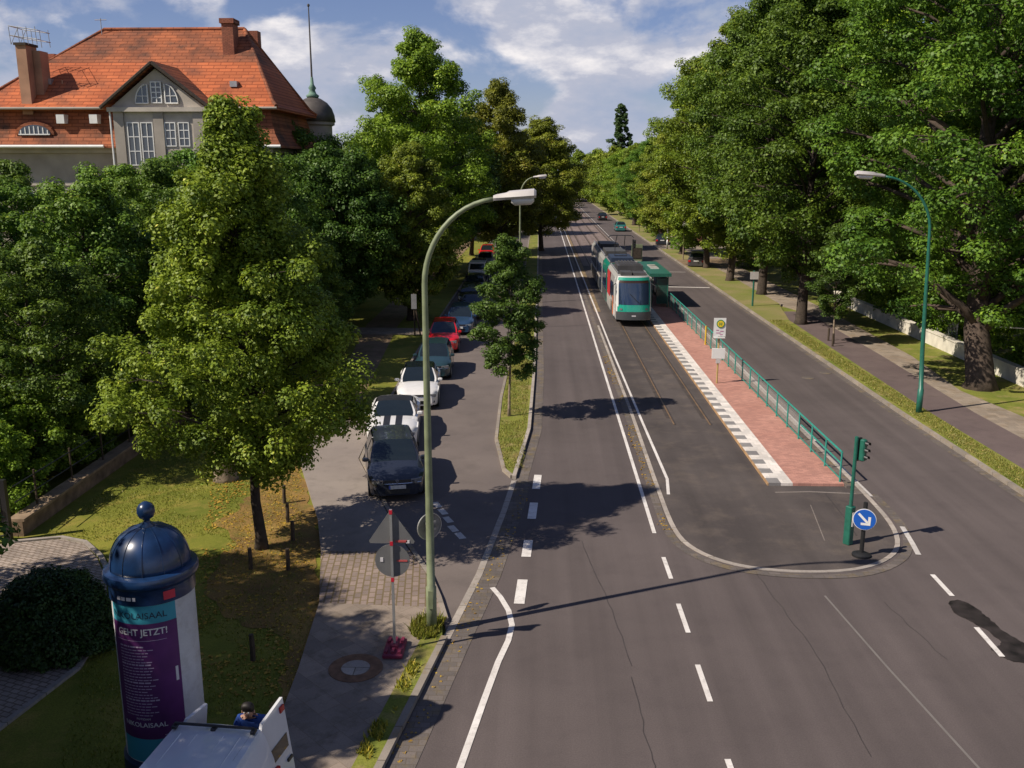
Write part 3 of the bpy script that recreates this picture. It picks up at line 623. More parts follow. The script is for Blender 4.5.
for i,(x, y, sc) in enumerate(((-16.2,25.6,.62),(-16.4,28.6,.75),(-16.3,32.2,.8),(-18.6,27.0,.95),(-16.4,36.5,.8),(-20.5,29.5,1.0),(-23.5,34,1.1))):
    copy_tree(s0, (x,y,0), x*y, (sc,sc,sc), ['shrub against the garden gate post','light green shrub behind the near end of the garden wall','shrub behind the middle of the garden wall','large light green shrub at the left edge behind the gate','shrub behind the far end of the garden wall','large shrub deeper in the garden at the left edge','tallest garden shrub, half hidden under the left hornbeams'][i], gsl)
# young roadside tree on the right
c = copy_tree(sap, (17.06,53.58,.08), 2.1, (1.0,1.0,.95), 'young tree with thin trunk and stake between the cycle path and the verge')
# distance
far = []
for sd, lf in enumerate(('mid','linden')):
    far.append(make_tree(120+sd, 16, 1.5, 6.5, 'egg', LF[lf], None, size=.62, nl=26, limbs=34, subs=4, cl=1.6, trunk=.3, per=2, fill=10))
fr = []
rg = random.Random(12)
gf = 'far trees closing the view down the road'
cnt = {}
ORD = ['first','second','third','fourth','fifth','sixth','seventh','eighth','ninth','tenth','eleventh','twelfth','thirteenth','fourteenth','fifteenth','sixteenth','seventeenth','eighteenth','nineteenth','twentieth','twenty first','twenty second','twenty third','twenty fourth','twenty fifth','twenty sixth','twenty seventh']
pos = []
for y in (205,228,252,275,310): pos.append((17.5+rg.uniform(-1,1), y))
for y in (145,168,190,215,242,268,305): pos.append((-3.2+rg.uniform(-1,1), y))
for x in range(-12,30,6): pos.append((x, 292+rg.uniform(-4,4)))
for y in range(135,340,34): pos += [(-17+rg.uniform(-2,2), y), (30+rg.uniform(-2,2), y+12)]
for y in (70,90,112): pos += [(-24,y), (-34,y+6)]
for i,(x,y) in enumerate(pos):
    k = i % 2; sc = rg.uniform(.82,1.08)*(.92 if y > 200 else .85)
    side = 'left' if x < 5 else 'right'
    side = 'left' if x < 5 else 'right'
    if 287 < y < 297 and (x+12) % 6 == 0: lab = '%s tree from the left in the green band closing the road' % ORD[int((x+12)/6)]
    else:
        cnt[side] = cnt.get(side,0)+1
        lab = '%s far tree %s the avenue%s' % (ORD[cnt[side]-1], side+' of', ', behind the kerb row' if (x < -10 or x > 25) else '')
    if k < len(fr): t_ = copy_tree(fr[k], (x,y,0), x*y, (sc,sc,sc), lab, gf)
    else: t_ = tree('far_tree', (x,y,0), lab, 'tree', far[k][0], far[k][1], M['bark'], gf, 0, (sc,sc,sc)); fr.append(t_)
wd, me = make_tree(140, 31, 3, 4.2, 'column', LF['poplar'], None, size=.8, nl=34, limbs=60, subs=3, cl=1.1, trunk=.5, per=1, upsw=2.2, irregular=.8)
tree('poplar_tree', (27.6,330,0), 'lone dark poplar standing above the far trees against the sky', 'tree', wd, me, M['barkdark'])
# dense dark bush, front left
rng = np.random.default_rng(7)
d = unit(rng.normal(size=(900,3))); d[:,2] = np.abs(d[:,2])
C = d*np.array([1.28,1.2,1.55])*rng.uniform(.82,1,(900,1)) + np.array([0,0,.1])
V, tn = leaves(rng, C, np.full(900,.18), 75, .06, flat=1, tonec=np.clip(.5+.3*np.sin(C[:,0]*4)*np.sin(C[:,1]*5+C[:,2]*4)+rng.normal(0,.2,900),0,1))
br_ = empty('bush', (-10.35,17.95,0), 'round dark clipped bush beside the cobbled path', 'shrub')
o = bpy.data.objects.new('foliage', tone_mesh('foliage', V, tn, LF['bush'])); col.objects.link(o); o.parent = br_
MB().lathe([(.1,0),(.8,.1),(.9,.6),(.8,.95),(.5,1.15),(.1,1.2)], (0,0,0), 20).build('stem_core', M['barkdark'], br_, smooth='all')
# grass blades, weeds and fallen leaves near the camera
def blades(name, polys_fn, n, bbox, h, m, z, wdt=.02):
    rng = np.random.default_rng(n); P = np.stack([rng.uniform(bbox[0],bbox[1],n), rng.uniform(bbox[2],bbox[3],n)], 1)
    P = P[polys_fn(P[:,0], P[:,1])]; n = len(P); a = rng.uniform(0,2*PI,n); hh = h*rng.uniform(.4,1.3,n); ln = rng.normal(0,.4,(n,2))*hh[:,None]
    V = np.empty((n,3,3)); w_ = wdt*rng.uniform(.6,1.4,n)
    V[:,0] = np.stack([P[:,0]-np.cos(a)*w_, P[:,1]-np.sin(a)*w_, np.full(n,z)], 1); V[:,1] = np.stack([P[:,0]+np.cos(a)*w_, P[:,1]+np.sin(a)*w_, np.full(n,z)], 1)
    V[:,2] = np.stack([P[:,0]+ln[:,0], P[:,1]+ln[:,1], z+hh], 1)
    me = tone_mesh(name, V.reshape(-1,3), rng.uniform(0,1,n), m, 3)
    o = bpy.data.objects.new(name, me); col.objects.link(o); o['kind'] = 'stuff'; return o
GL = leaf_mat('grass blades', (.12,.15,.015), (.25,.25,.032), (.3,.25,.08), .3)
DL = leaf_mat('dry grass blades', (.15,.165,.03), (.27,.25,.055), (.46,.36,.13), .3)
o = blades('grass', lambda x,y: (x < -5.4-.28*(y-20)) & (x > -13.8) & ~((y < 23.6) & (x < -9.3-.35*(y-17))) & (np.sin(x*1.7+y*.6)+np.sin(x*.8-y*1.9) > -1.2), 60000, (-14,-4.6,13,36), .055, GL, -.01, .012); prop(o, 'short green lawn grass around the lindens', 'grass')
o = blades('grass', lambda x,y: (x < -.47) & (x > -1.5+.35*np.maximum(0,33.6-y)/3.6) & ((x+1.1)**2+(y-36.5)**2 > .25), 9000, (-1.5,-.4,30,60), .09, DL, .09, .014); prop(o, 'dry tufted grass on the median under the young tree', 'grass')
o = blades('grass', lambda x,y: (x < 16.25)&(x>15.38), 20000, (15.3,16.3,28,62), .06, DL, .10, .016); prop(o, 'green grass strip beside the right kerb', 'grass')
o = blades('weeds', lambda x,y: ((x+2.45)**2/.12+(y-18.75)**2/.3 < 1), 1500, (-2.9,-2.0,18.1,19.4), .18, GL, .09, .02); prop(o, 'green weeds around the foot of the near lamp pole', 'weeds')
o = blades('weeds', lambda x,y: (x < -2.12+.158*(y-18.39)-.04) & (x > -2.42+.17*(y-18.39)) & (np.sin(y*3.1)+np.sin(y*7.3+x*9) > .1), 9000, (-3.6,-2.0,13,19.2), .10, leaf_mat('yellow weeds', (.15,.17,.02), (.32,.28,.03), (.45,.33,.05), .3), .10, .02); prop(o, 'yellowing weeds along the left kerb edge', 'weeds')
def litter(name, fn, n, bbox, z, label):
    rng = np.random.default_rng(n); P = np.stack([rng.uniform(bbox[0],bbox[1],n), rng.uniform(bbox[2],bbox[3],n), np.full(n,z)], 1); P = P[fn(P[:,0],P[:,1])]
    V, tn = leaves(rng, P, np.full(len(P),.004), 1, .075, flat=.2, up=4)
    me = tone_mesh(name, V, tn, leaf_mat(name, (.30,.18,.03), (.55,.38,.05), (.62,.48,.14), .1)); o = bpy.data.objects.new(name, me); col.objects.link(o); o['kind'] = 'stuff'; prop(o, label, 'leaves')
litter('fallen_leaves', lambda x,y: (np.abs(x+6.6+.3*(y-20)) < 1.5) & (np.sin(x*3)+np.sin(y*2.3) > -.8), 6000, (-11,-4.6,16,31), .012, 'yellow fallen leaves on the lawn between the stakes')
litter('fallen_leaves', lambda x,y: (x < 3.82) & (np.sin(y*1.3)+np.sin(y*.45) > -.2), 450, (3.45,3.82,23,52), .02, 'small dry leaves in the gutter left of the island')
litter('fallen_leaves', lambda x,y: (x > -2.0+.158*(y-18.39)) & (x < -1.55+.158*(y-18.39)), 900, (-3.2,-.3,13,30), .014, 'small dry leaves in the left gutter')
# ================= villa =================
def atY(px, py, Y):
    d = np.array([px-512, 384-py, -FOC]); X, YY, Z = d@_rx, d@_fy, d@_up
    return (X*Y/YY, CAM_H + Z*Y/YY)
V0 = empty('villa', (-26.0,60.0,0), 'large grey stucco villa with orange clay tile roof and central gable bay behind the trees', 'villa')
def vb(mb, name, m, parent=V0, smooth=False):
    mb.v = [(x+26.0, y-60.0, z) for x, y, z in mb.v] if parent is V0 or parent is None else mb.v
    return mb.build(name, m, parent, smooth)
def vsub(mb, name, m, parent, smooth=False):
    mb.v = [(x+26.0, y-60.0, z) for x, y, z in mb.v]; return mb.build(name, m, parent, smooth)
HX0, HX1, HY0, HY1 = -36.0, -16.7, 60.0, 70.0
ZE, ZL, ZR = 13.65, 11.35, 19.1
w_ = MB(); w_.box(HX0+.5, HY0+.45, 0, HX1-.5, HY1-.45, ZL+.05)
wall = vb(w_, 'wall', M['stucco'])
vsub(MB().box(HX0+.44,HY0+.36,8.9,HX1-.44,HY1-.36,9.1), 'string_course', M['stuccolight'], wall)
vsub(MB().box(HX0+.2,HY0+.16,10.95,HX1-.2,HY1-.16,11.3), 'cornice', M['stuccolight'], wall)
# lower, steep tile skirt with flared eave, and upper hipped roof
sk = MB()
def rect(x0,y0,x1,y1,z): return [(x0,y0,z),(x1,y0,z),(x1,y1,z),(x0,y1,z)]
sk.loft([rect(HX0-.5,HY0-.45,HX1+.5,HY1+.45,ZL-.12), rect(HX0-.5,HY0-.45,HX1+.5,HY1+.45,ZL), rect(HX0-.05,HY0+.0,HX1+.05,HY1,ZL+.75), rect(HX0+.35,HY0+.4,HX1-.35,HY1-.4,ZE)], True, True)
vb(sk, 'roof_skirt', M['tileold'])
rx0, rx1, ry = -29.6, -20.0, 66.0
up_ = MB()
ring = lambda k, z: rect(HX0-.3+(rx0-HX0+.3)*k, HY0-.3+(ry-HY0+.3)*k, HX1+.3+(rx1-HX1-.3)*k, HY1+.3+(ry-HY1-.3)*k, z)
up_.loft([ring(0,ZE-.1), ring(0,ZE+.05), ring(.1,ZE+.35), ring(.55,ZE+(ZR-ZE)*.56)], True, False)
roof = vb(up_, 'roof', M['tile'])
up2 = MB(); up2.loft([ring(.55,ZE+(ZR-ZE)*.56), ring(.995,ZR)], False, True); vsub(up2, 'upper_roof', M['tileold'], roof)
vsub(MB().tube([(rx0,ry,ZR+.03),(rx1,ry,ZR+.03)], .14, 8), 'ridge_tiles', M['tileold'], roof)
for (x0,y0),(x1,y1) in (((HX0-.3,HY0-.3),(rx0,ry)),((HX1+.3,HY0-.3),(rx1,ry)),((HX1+.3,HY1+.3),(rx1,ry))):
    vsub(MB().tube([(x0,y0,ZE+.1),(x0*.9+x1*.1,y0*.9+y1*.1,ZE+.4),(x1,y1,ZR+.03)], .12, 8), 'hip_tiles', M['tileold'], roof)
vsub(MB().tube([(HX0-.35,HY0-.38,ZE-.02),(HX1+.35,HY0-.38,ZE-.02)], .08, 8), 'gutter', M['stucco'], roof)
vb(MB().tube([(HX0-.5,HY0-.52,ZL-.03),(-27.4,HY0-.52,ZL-.03)], .1, 8), 'gutter', M['whitepaint'])
vb(MB().tube([(-20.9,HY0-.52,ZL-.03),(HX1+.5,HY0-.52,ZL-.03)], .1, 8), 'gutter', M['whitepaint'])
# gable bay
BX0, BX1, BY = -26.35, -20.7, 58.9
bay = vb(MB().box(BX0,BY,0,BX1,61.5,ZE-.02), 'gable_bay', M['stuccolight'])
for x in (BX0+.35, (BX0+BX1)/2+.0, BX1-.35): vsub(MB().cbox((x,BY-.06,6.8),(.62,.12,13.2)), 'pilaster', M['stucco'], bay)
vsub(MB().box(BX0-.25,BY-.3,ZE-.28,BX1+.25,BY,ZE-.02), 'cornice', M['stuccolight'], bay)
xm, zt = (BX0+BX1)/2, 16.15
gab = MB(); pts = [(BX0-.1,ZE),(BX1+.1,ZE),(xm,zt-.25)]
gab.loft([[(x,BY+.02,z) for x,z in pts],[(x,64.0,z) for x,z in pts]], True, True); vsub(gab, 'pediment', M['stuccolight'], bay)
for sgn in (-1,1):
    xe = BX0-.55 if sgn < 0 else BX1+.55; ze = ZE-.12
    g_ = MB(); n1 = .16
    g_.loft([[(xe,BY-.45,ze),(xm,BY-.45,zt),(xm,BY-.45,zt+n1),(xe-0*sgn,BY-.45,ze+n1)],[(xe,65.0,ze),(xm,65.0,zt),(xm,65.0,zt+n1),(xe,65.0,ze+n1)]], True, True)
    vsub(g_, 'gable_roof', M['tileold'], roof)
    vsub(MB().tube([(xe,BY-.5,ze+.06),(xm,BY-.5,zt+.06)], .11, 6), 'verge_board', M['barkdark'], roof)
def window(x0, x1, z0, z1, y, cols, rows, parent, arch=0):
    f = MB(); t = .055
    f.box(x0,y-.07,z0,x0+t,y,z1); f.box(x1-t,y-.07,z0,x1,y,z1); f.box(x0+t,y-.07,z0,x1-t,y,z0+t); f.box(x0+t,y-.07,z1-t,x1-t,y,z1)
    for i in range(1, cols):
        x = x0+(x1-x0)*i/cols; f.box(x-.022,y-.065,z0+t,x+.022,y-.01,z1-t)
    for i in range(1, rows):
        z = z0+(z1-z0)*i/rows; f.box(x0+t,y-.06,z-.025,x1-t,y-.012,z+.025)
    fo = vsub(f, 'window', M['whitepaint'], parent); 
    return fo
def pane(x0,x1,z0,z1,y,parent): return vsub(MB().box(x0+.02,y-.03,z0+.02,x1-.02,y-.005,z1-.02), 'pane', M['winglass'], parent)
for xa in (-25.15, -24.3):   # tall pair on the left of the bay
    window(xa-.38, xa+.38, 10.15, 12.75, BY, 2, 3, bay); pane(xa-.38, xa+.38, 10.15, 12.75, BY, bay)
    vsub(MB().box(xa-.36,BY-.05,9.35,xa+.36,BY,9.95), 'parapet_grid', M['stucco'], bay)
for xa in (-22.85, -22.0):
    window(xa-.34, xa+.34, 11.3, 12.75, BY, 2, 3, bay); pane(xa-.34, xa+.34, 11.3, 12.75, BY, bay)
    vsub(MB().box(xa-.34,BY-.05,9.9,xa+.34,BY,11.1), 'parapet_grid', M['stucco'], bay)
for c_, wd_ in ((-24.8,.0),(-23.3,.0)): pass
# half-round window group in the pediment
vsub(MB().box(xm-.34,BY-.05,ZE+.22,xm+.34,BY+.0,ZE+1.5), 'pane', M['winglass'], bay)
f = MB(); x0,x1,z0,z1 = xm-.34,xm+.34,ZE+.22,ZE+1.5
for x in (x0,xm-.035,x1-.07): f.box(x,BY-.09,z0,x+.07,BY-.052,z1)
for k in range(5): z = z0+(z1-z0-.06)*k/4; f.box(x0+.07,BY-.085,z,x1-.07,BY-.055,z+.06)
vsub(f, 'window', M['whitepaint'], bay)
for s in (-1,1):
    arc = [(xm+s*(.54), ZE+.22)] + [(xm+s*(.54+.78*math.sin(a)), ZE+.22+1.12*math.cos(a)) for a in [i*PI/2/8 for i in range(9)]]
    q = MB(); q.loft([[(x,BY-.05,z) for x,z in arc],[(x,BY+.01,z) for x,z in arc]], True, True); vsub(q, 'pane', M['winglass'], bay)
    q = MB(); q.tube([(x,BY-.07,z) for x,z in arc+[arc[0]]], .045, 5); q.tube([(xm+s*.86,BY-.07,ZE+.22),(xm+s*.86,BY-.07,ZE+1.2)], .028, 5); q.tube([(xm+s*.54,BY-.07,ZE+.65),(xm+s*1.25,BY-.07,ZE+.65)], .022, 5); vsub(q, 'window', M['whitepaint'], bay)
# ground wall windows left
for xa in (-33.2,-31.6,-30.0,-28.3):
    window(xa-.55,xa+.55,6.6,8.6,HY0+.40,2,3,wall); pane(xa-.55,xa+.55,6.6,8.6,HY0+.42,wall)
for xa in (-19.8,-18.2):
    window(xa-.55,xa+.55,6.6,8.6,HY0+.40,2,3,wall); pane(xa-.55,xa+.55,6.6,8.6,HY0+.42,wall)
# eyebrow dormer, two small lights and hatches
ed = MB(); n = 12
for i in range(n):
    a0_, a1_ = PI*i/n, PI*(i+1)/n
xs = [-31.9-1.25*math.cos(PI*i/n) for i in range(n+1)]; zs_ = [12.05+.78*math.sin(PI*i/n) for i in range(n+1)]
ed.loft([[(x,59.86,z) for x,z in zip(xs,zs_)],[(x,61.2,z+.45) for x,z in zip(xs,zs_)]], True, True); e_ = vb(ed, 'eyebrow_dormer', M['tileold'])
q = MB(); q.loft([[(-31.9+(x+31.9)*.82,59.82,12.07+(z-12.05)*.75) for x,z in zip(xs,zs_)],[(-31.9+(x+31.9)*.82,59.9,12.07+(z-12.05)*.75) for x,z in zip(xs,zs_)]], True, True); vsub(q, 'pane', M['winglass'], e_)
q = MB()
for k in range(7): x = -32.75+k*.285; q.box(x-.03,59.78,12.07,x+.03,59.83,12.07+.5*math.sqrt(max(.05,1-((x+31.9)/1.0)**2)))
q.box(-32.9,59.77,12.03,-30.9,59.84,12.1); vsub(q, 'window', M['whitepaint'], e_)
for x in (-30.1,-28.0): vb(MB().cbox((x,60.05,13.0),(.5,.7,.55)), 'roof_light', M['whitepaint'])
for x, z, y in ((-21.2+1.7,15.2,61.6),(-31.6,15.4,61.9)): vb(MB().cbox((x,y-.1,z),(.45,.5,.35)), 'roof_hatch', M['steel'])
for x in (-30.7,): vb(MB().tube([(x,61.7,14.9),(x,61.7,15.5)], .06, 6), 'vent_pipe', M['chimtan'])
# chimneys
ch = vb(MB().box(-32.7,60.2,13.3,-32.05,61.5,17.45).box(-32.03,60.9,13.6,-31.55,61.9,17.2), 'chimney', M['chimtan'])
vsub(MB().box(-32.77,60.1,17.45,-31.98,61.6,17.6), 'chimney_cap', M['barkdark'], ch)
cg = MB()
for x in (-33.0,-32.45,-31.9,-31.35):
    for y in (60.3,61.9): cg.tube([(x,y,17.5),(x-.05,y,18.55)], .025, 4)
for z in (17.95,18.5): cg.tube([(-33.05,60.3,z+.1),(-31.3,60.3,z-.15),(-31.3,61.9,z-.15),(-33.05,61.9,z+.1),(-33.05,60.3,z+.1)], .025, 4)
cg.tube([(-33.0,60.3,17.5),(-32.45,60.3,18.5)],.02,4); cg.tube([(-32.45,60.3,17.5),(-31.9,60.3,18.45)],.02,4)
vsub(cg, 'chimney_cage', M['steel'], ch)
ch = vb(MB().box(-20.85,63.8,16.5,-20.1,64.9,19.45).box(-20.95,63.7,19.2,-20.0,65.0,19.5), 'chimney', M['brickred'])
ch = vb(MB().box(-20.3,67.6,16.4,-19.6,68.4,19.25), 'chimney', M['brickred'])
ch = vb(MB().box(-34.0,66.0,15.5,-33.2,66.9,17.6), 'chimney', M['brickred'])
vb(MB().tube([(-29.6,65.6,18.0),(-29.6,65.6,19.8)], .03, 4).tube([(-30.0,65.6,19.7),(-29.2,65.6,19.7)], .025, 4), 'aerial', M['steel'])
vb(MB().tube([(-26.5,58.8,13.5),(-26.5,58.75,0)], .06, 6).tube([(-20.55,58.8,13.5),(-20.55,58.75,0)], .06, 6), 'downpipe', M['whitepaint'])
# domed turret
T0 = empty('turret', (-17.0,72,-.65), 'slim turret with weathered grey dome and tall green spire rising beside the villa', 'turret')
MB().lathe([(1.35,.6),(1.35,13.7),(1.55,13.8),(1.55,14.0),(1.3,14.05)], (0,0,0), 20).build('turret_wall', M['stucco'], T0, smooth=True)
MB().lathe([(1.62,14.0),(1.56,14.5),(1.38,15.0),(1.05,15.4),(.6,15.68),(.25,15.8)], (0,0,0), 24).build('dome', M['domegrey'], T0, smooth='all')
MB().lathe([(.42,15.75),(.5,15.9),(.3,16.05),(.2,16.3),(.3,16.45),(.14,16.7),(.1,17.2),(.02,17.25)], (0,0,0), 14).build('finial', M['copper'], T0, smooth='all')
MB().tube([(0,0,17.1),(0,0,22.2)], [.075,.04], 8).lathe([(.02,22.1),(.1,22.18),(.1,22.28),(.02,22.35)], (0,0,0), 8).build('spire_rod', M['domegrey'], T0)

# ================= left wall, gate, fence =================
gw_ = empty('garden_wall', (-14.3,23.9,0), 'low brown stone garden wall with iron fence on top along the lawn', 'wall')
MB().prism([(-.35,0),(-.02,0),(-.1,26),(-.45,26)], -.05, .42).build('wall', mat('brown stone', (.20,.135,.085), .9, var=.4, scale=3, bump=.6, bscale=20), gw_)
MB().prism([(-.42,0),(.04,0),(-.04,26),(-.52,26)], .423, .5).build('coping', mat('stone coping', (.28,.20,.13), .9, var=.35, scale=3), gw_)
for k in range(12): 
    MB().tube([(-.22-.01*k,1.2+k*2.1,.5),(-.22-.01*k,1.2+k*2.1,1.55)], .035, 6).build('post', M['wood'], gw_)
MB().tube([(-.22,.1,1.42),(-.32,25.5,1.42)], .018, 5).tube([(-.22,.1,.95),(-.32,25.5,.95)], .018, 5).build('wire', M['blackp'], gw_)
gt = empty('garden_gate', (-14.55,23.6,0), 'dark metal garden gate with wire mesh at the left edge of the cobbled path', 'gate')
MB().cbox((0,0,.85),(.14,.14,1.8)).build('post', M['blackp'], gt)
f = MB(); f.tube([(-.1,-.05,.15),(-.1,-.05,1.65),(-3.0,-1.2,1.35),(-3.0,-1.2,.15),(-.1,-.05,.15)], .03, 6); f.tube([(-.1,-.05,.8),(-3.0,-1.2,.75)], .025, 6); f.build('gate_frame', M['blackp'], gt)
f = MB()
for k in range(1,18): t = k/18; f.tube([(-.1-2.9*t,-.05-1.15*t,.15),(-.1-2.9*t,-.05-1.15*t,1.65-.3*t)], .010, 4)
f.build('bars', M['steel'], gt); MB().cbox((-.25,-.12,.95),(.12,.1,.2)).build('lock_box', M['blackp'], gt)

# ================= advertising column =================
CX, CY = -6.22, 13.75
AC = empty('advertising_column', (CX,CY,.0), 'tall round advertising column with dark blue dome and purple poster on the lawn', 'advertising column')
cw = ground_mat('column paint', (.50,.50,.52), (.62,.62,.63), 1.2, (.40,.38,.36), 4, .5, rough=.7, speck=.05)
RB = .635
MB().lathe([(RB+.06,0),(RB+.05,.55),(RB+.015,.58),(RB+.01,.6)], (0,0,0), 48).build('plinth', mat('blue plinth', (.015,.03,.07), .5), AC, smooth=True)
MB().lathe([(RB,.3),(RB,3.4)], (0,0,0), 64).build('shaft', cw, AC, smooth=True)
blue = mat('dome lacquer', (.008,.028,.085), .30, var=.45, scale=3, coat=.3)
MB().lathe([(RB+.025,3.37),(RB+.025,3.60),(RB+.04,3.63),(RB+.075,3.65),(RB+.095,3.69),(RB+.095,3.76),(RB+.08,3.80),(RB+.0,3.83)], (0,0,0), 64).build('brim', blue, AC, smooth=True)
d = [( (.62*math.cos(a)**.85) if a < 1.5 else .07, 3.82+.64*math.sin(a)) for a in [i*PI/2/14 for i in range(14)]] + [(.07,4.44)]
dome = MB().lathe(d, (0,0,0), 64).build('dome', blue, AC, smooth='all')
rb = MB()
for k in range(12):
    a = 2*PI*k/12+.2; rb.tube([((r_+.004)*math.cos(a),(r_+.004)*math.sin(a),z) for r_, z in d[:-1]], .008, 4, caps=False)
rb.build('dome_seam', blue, dome)
MB().lathe([(.11,4.42),(.12,4.46),(.05,4.52),(.05,4.56),(.11,4.60),(.14,4.68),(.135,4.75),(.10,4.81),(.04,4.85),(.005,4.855)], (0,0,0), 24).build('ball_finial', blue, AC, smooth='all')
# posters are wrapped round the shaft: angle a measured from the direction that faces the camera
A0 = math.atan2(-CY, -CX)
def wrap(name, a0, a1, z0, z1, m, r, parent, seg=28):
    mb = MB(); rr = []
    for i in range(seg+1):
        a = A0+R(a0+(a1-a0)*i/seg); rr.append([(r*math.cos(a),r*math.sin(a),z0),(r*math.cos(a),r*math.sin(a),z1)])
    vs = [p for q in rr for p in q]; return mb.add(vs, [(2*i,2*i+2,2*i+3,2*i+1) for i in range(seg)]).build(name, m, parent, smooth='all')
def text_geo(s, size, bold=0.0):
    cu = bpy.data.curves.new('t', 'FONT'); cu.body = s; cu.size = size; cu.offset = bold; cu.resolution_u = 3; cu.align_x = 'CENTER'
    o = bpy.data.objects.new('t', cu); col.objects.link(o); bpy.context.view_layer.update()
    me = bpy.data.meshes.new_from_object(o.evaluated_get(bpy.context.evaluated_depsgraph_get()))
    vs = [tuple(v.co) for v in me.vertices]; fs = [tuple(p.vertices) for p in me.polygons]
    bpy.data.objects.remove(o); bpy.data.curves.remove(cu); bpy.data.meshes.remove(me); return vs, fs
def wrap_text(s, size, ang, z, m, r, parent, sx=1.0, bold=0.0, name='lettering'):
    vs, fs = text_geo(s, size, bold); out_ = []
    for x, y, _ in vs:
        a = A0+R(ang)+x*sx/r; out_.append((r*math.cos(a), r*math.sin(a), z+y))
    return MB().add(out_, fs).build(name, m, parent)
cyan = mat('poster cyan', (.035,.27,.36), .55, var=.06); purple = mat('poster purple', (.095,.018,.115), .5, var=.35, scale=1.3)
white = mat('poster white', (.62,.60,.62), .6, var=.05); navy = mat('poster navy', (.012,.022,.05), .55)
PA0, PA1 = -72, 28
wrap('poster_cyan', PA0, PA1, .62, 3.36, cyan, RB+.006, AC)
pp = wrap('poster_purple', PA0, PA1, 1.04, 3.06, purple, RB+.010, AC)
wrap_text('NIKOLAISAAL', .15, -26, 3.15, navy, RB+.014, AC, 1.0)
wrap_text('DER VORVERKAUF', .001, -24, 2.9, navy, RB+.01, AC) if False else None
wrap_text('GEHT JETZT!', .155, -22, 2.87, white, RB+.016, pp, .92, .003)
rg = random.Random(3); ln = MB()
def wl(a0, a1, z, h):
    n = 6; vs = []
    for i in range(n+1):
        a = A0+R(a0+(a1-a0)*i/n); vs += [((RB+.015)*math.cos(a),(RB+.015)*math.sin(a),z),((RB+.015)*math.cos(a),(RB+.015)*math.sin(a),z+h)]
    ln.add(vs, [(2*i,2*i+2,2*i+3,2*i+1) for i in range(n)])
for i in range(24):
    z = 2.66-i*.052
    a = -58
    while a < -2-rg.uniform(0,22):
        b_ = a+rg.uniform(3,8); wl(a, b_, z, .014 if i % 6 else .024); a = b_+1.2
wl(-62, 12, 2.77, .008); wl(-2, 14, 1.10, .012)
ln.build('small_print', mat('small print', (.42,.34,.46), .6, var=.1), pp)
wrap_text('NIKOLAISAAL', .115, -30, 1.26, white, RB+.016, pp, 1.05, .001)
wrap_text('POTSDAM', .05, -30, 1.39, white, RB+.016, pp, 1.05)
wrap_text('DIE  30 JAHRE', .09, -34, 3.27, white, RB+.034, AC, 1.0) if False else None
wrap('band_red', 12, 28, 3.43, 3.57, mat('logo red', (.55,.03,.06), .5), RB+.034, AC, 8)
wrap_text('MOZ', .10, 20, 3.275, white, RB+.038, AC) if False else None
wl2 = MB()
for a_, b_ in ((-52,-46),(-45,-39),(-37,-30),(-28,-24)):
    vs = []
    for i in range(4):
        a = A0+R(a_+(b_-a_)*i/3); vs += [((RB+.034)*math.cos(a),(RB+.034)*math.sin(a),3.46),((RB+.034)*math.cos(a),(RB+.034)*math.sin(a),3.52)]
    wl2.add(vs, [(2*i,2*i+2,2*i+3,2*i+1) for i in range(3)])
wl2.build('band_print', white, AC)
wrap('torn_label', 20, 24, 2.0, 2.25, white, RB+.013, AC, 4)

# ================= lamps =================
def lamp(name, loc, label, polem, h, bend0, head, group, rtop=.055, rbot=.115, headlen=1.0, lean=(0,0)):
    """head = (dx, dz) of the lamp's end; bend0 = height where the arm starts to curve"""
    t = empty(name, loc, label, 'street lamp', group)
    pts = [(0,0,-.1),(0,0,1.0),(0,0,1.02)]; rad = [rbot,rbot,rbot*.8]
    bx, bz = lean[0]*bend0/9, bend0
    for k in range(1,5): z = 1.02+(bend0-1.02)*k/4; pts.append((lean[0]*z/9,0,z)); rad.append(rbot*.8+(rtop-rbot*.8)*k/4)
    sx = 1 if head[0] > 0 else -1; arm = abs(head[0]-bx); 
    for k in range(1,13):
        t_ = k/12; a = t_*R(84); pts.append((bx+sx*arm*(1-math.cos(a))/(1-math.cos(R(84))), 0, bz+(head[1]-bz)*math.sin(a)/math.sin(R(84)))); rad.append(rtop*(1-.25*t_))
    MB().tube(pts, rad, 14).build('pole', polem, t, smooth='all')
    hx, hz = head; hd = MB()
    secs = [(0,.06,.05),(.08,.09,.07),(.3,.12,.09),(.38,.18,.12),(.95,.2,.13),(1.0,.17,.09)]
    rings = []
    for u, wy, wz in secs:
        x = hx+sx*u*headlen; z = hz+.07*u*headlen+.02
        rings.append([(x,-wy,z),(x,-wy*.8,z+wz*.8),(x,0,z+wz),(x,wy*.8,z+wz*.8),(x,wy,z),(x,wy*.7,z-.05),(x,-wy*.7,z-.05)])
    hd.loft(rings, True, True); H_ = hd.build('lamp_head', M['lampgrey'], t, smooth=True)
    g_ = MB(); rings = []
    for u, k in ((.42,.6),(.5,1),(.88,1),(.95,.6)):
        x = hx+sx*u*headlen; z = hz+.07*u*headlen-.02
        rings.append([(x,-.13,z),(x,-.11,z-.11*k),(x,0,z-.14*k),(x,.11,z-.11*k),(x,.13,z)])
    g_.loft(rings, True, True); g_.build('lamp_glass', M['lens'], H_, smooth='all')
    return t
gL = 'street lamps with curved arms'
l1 = lamp('street_lamp', (-2.32,18.74,.08), 'tall pale green lamp with curved arm on the weedy corner of the left sidewalk', M['oldgreen'], 9.4, 7.6, (1.40,9.32), gL, .06, .115, .85)
MB().cbox((0,-.12,.75),(.1,.03,.42)).build('hatch', M['oldgreen'], l1)
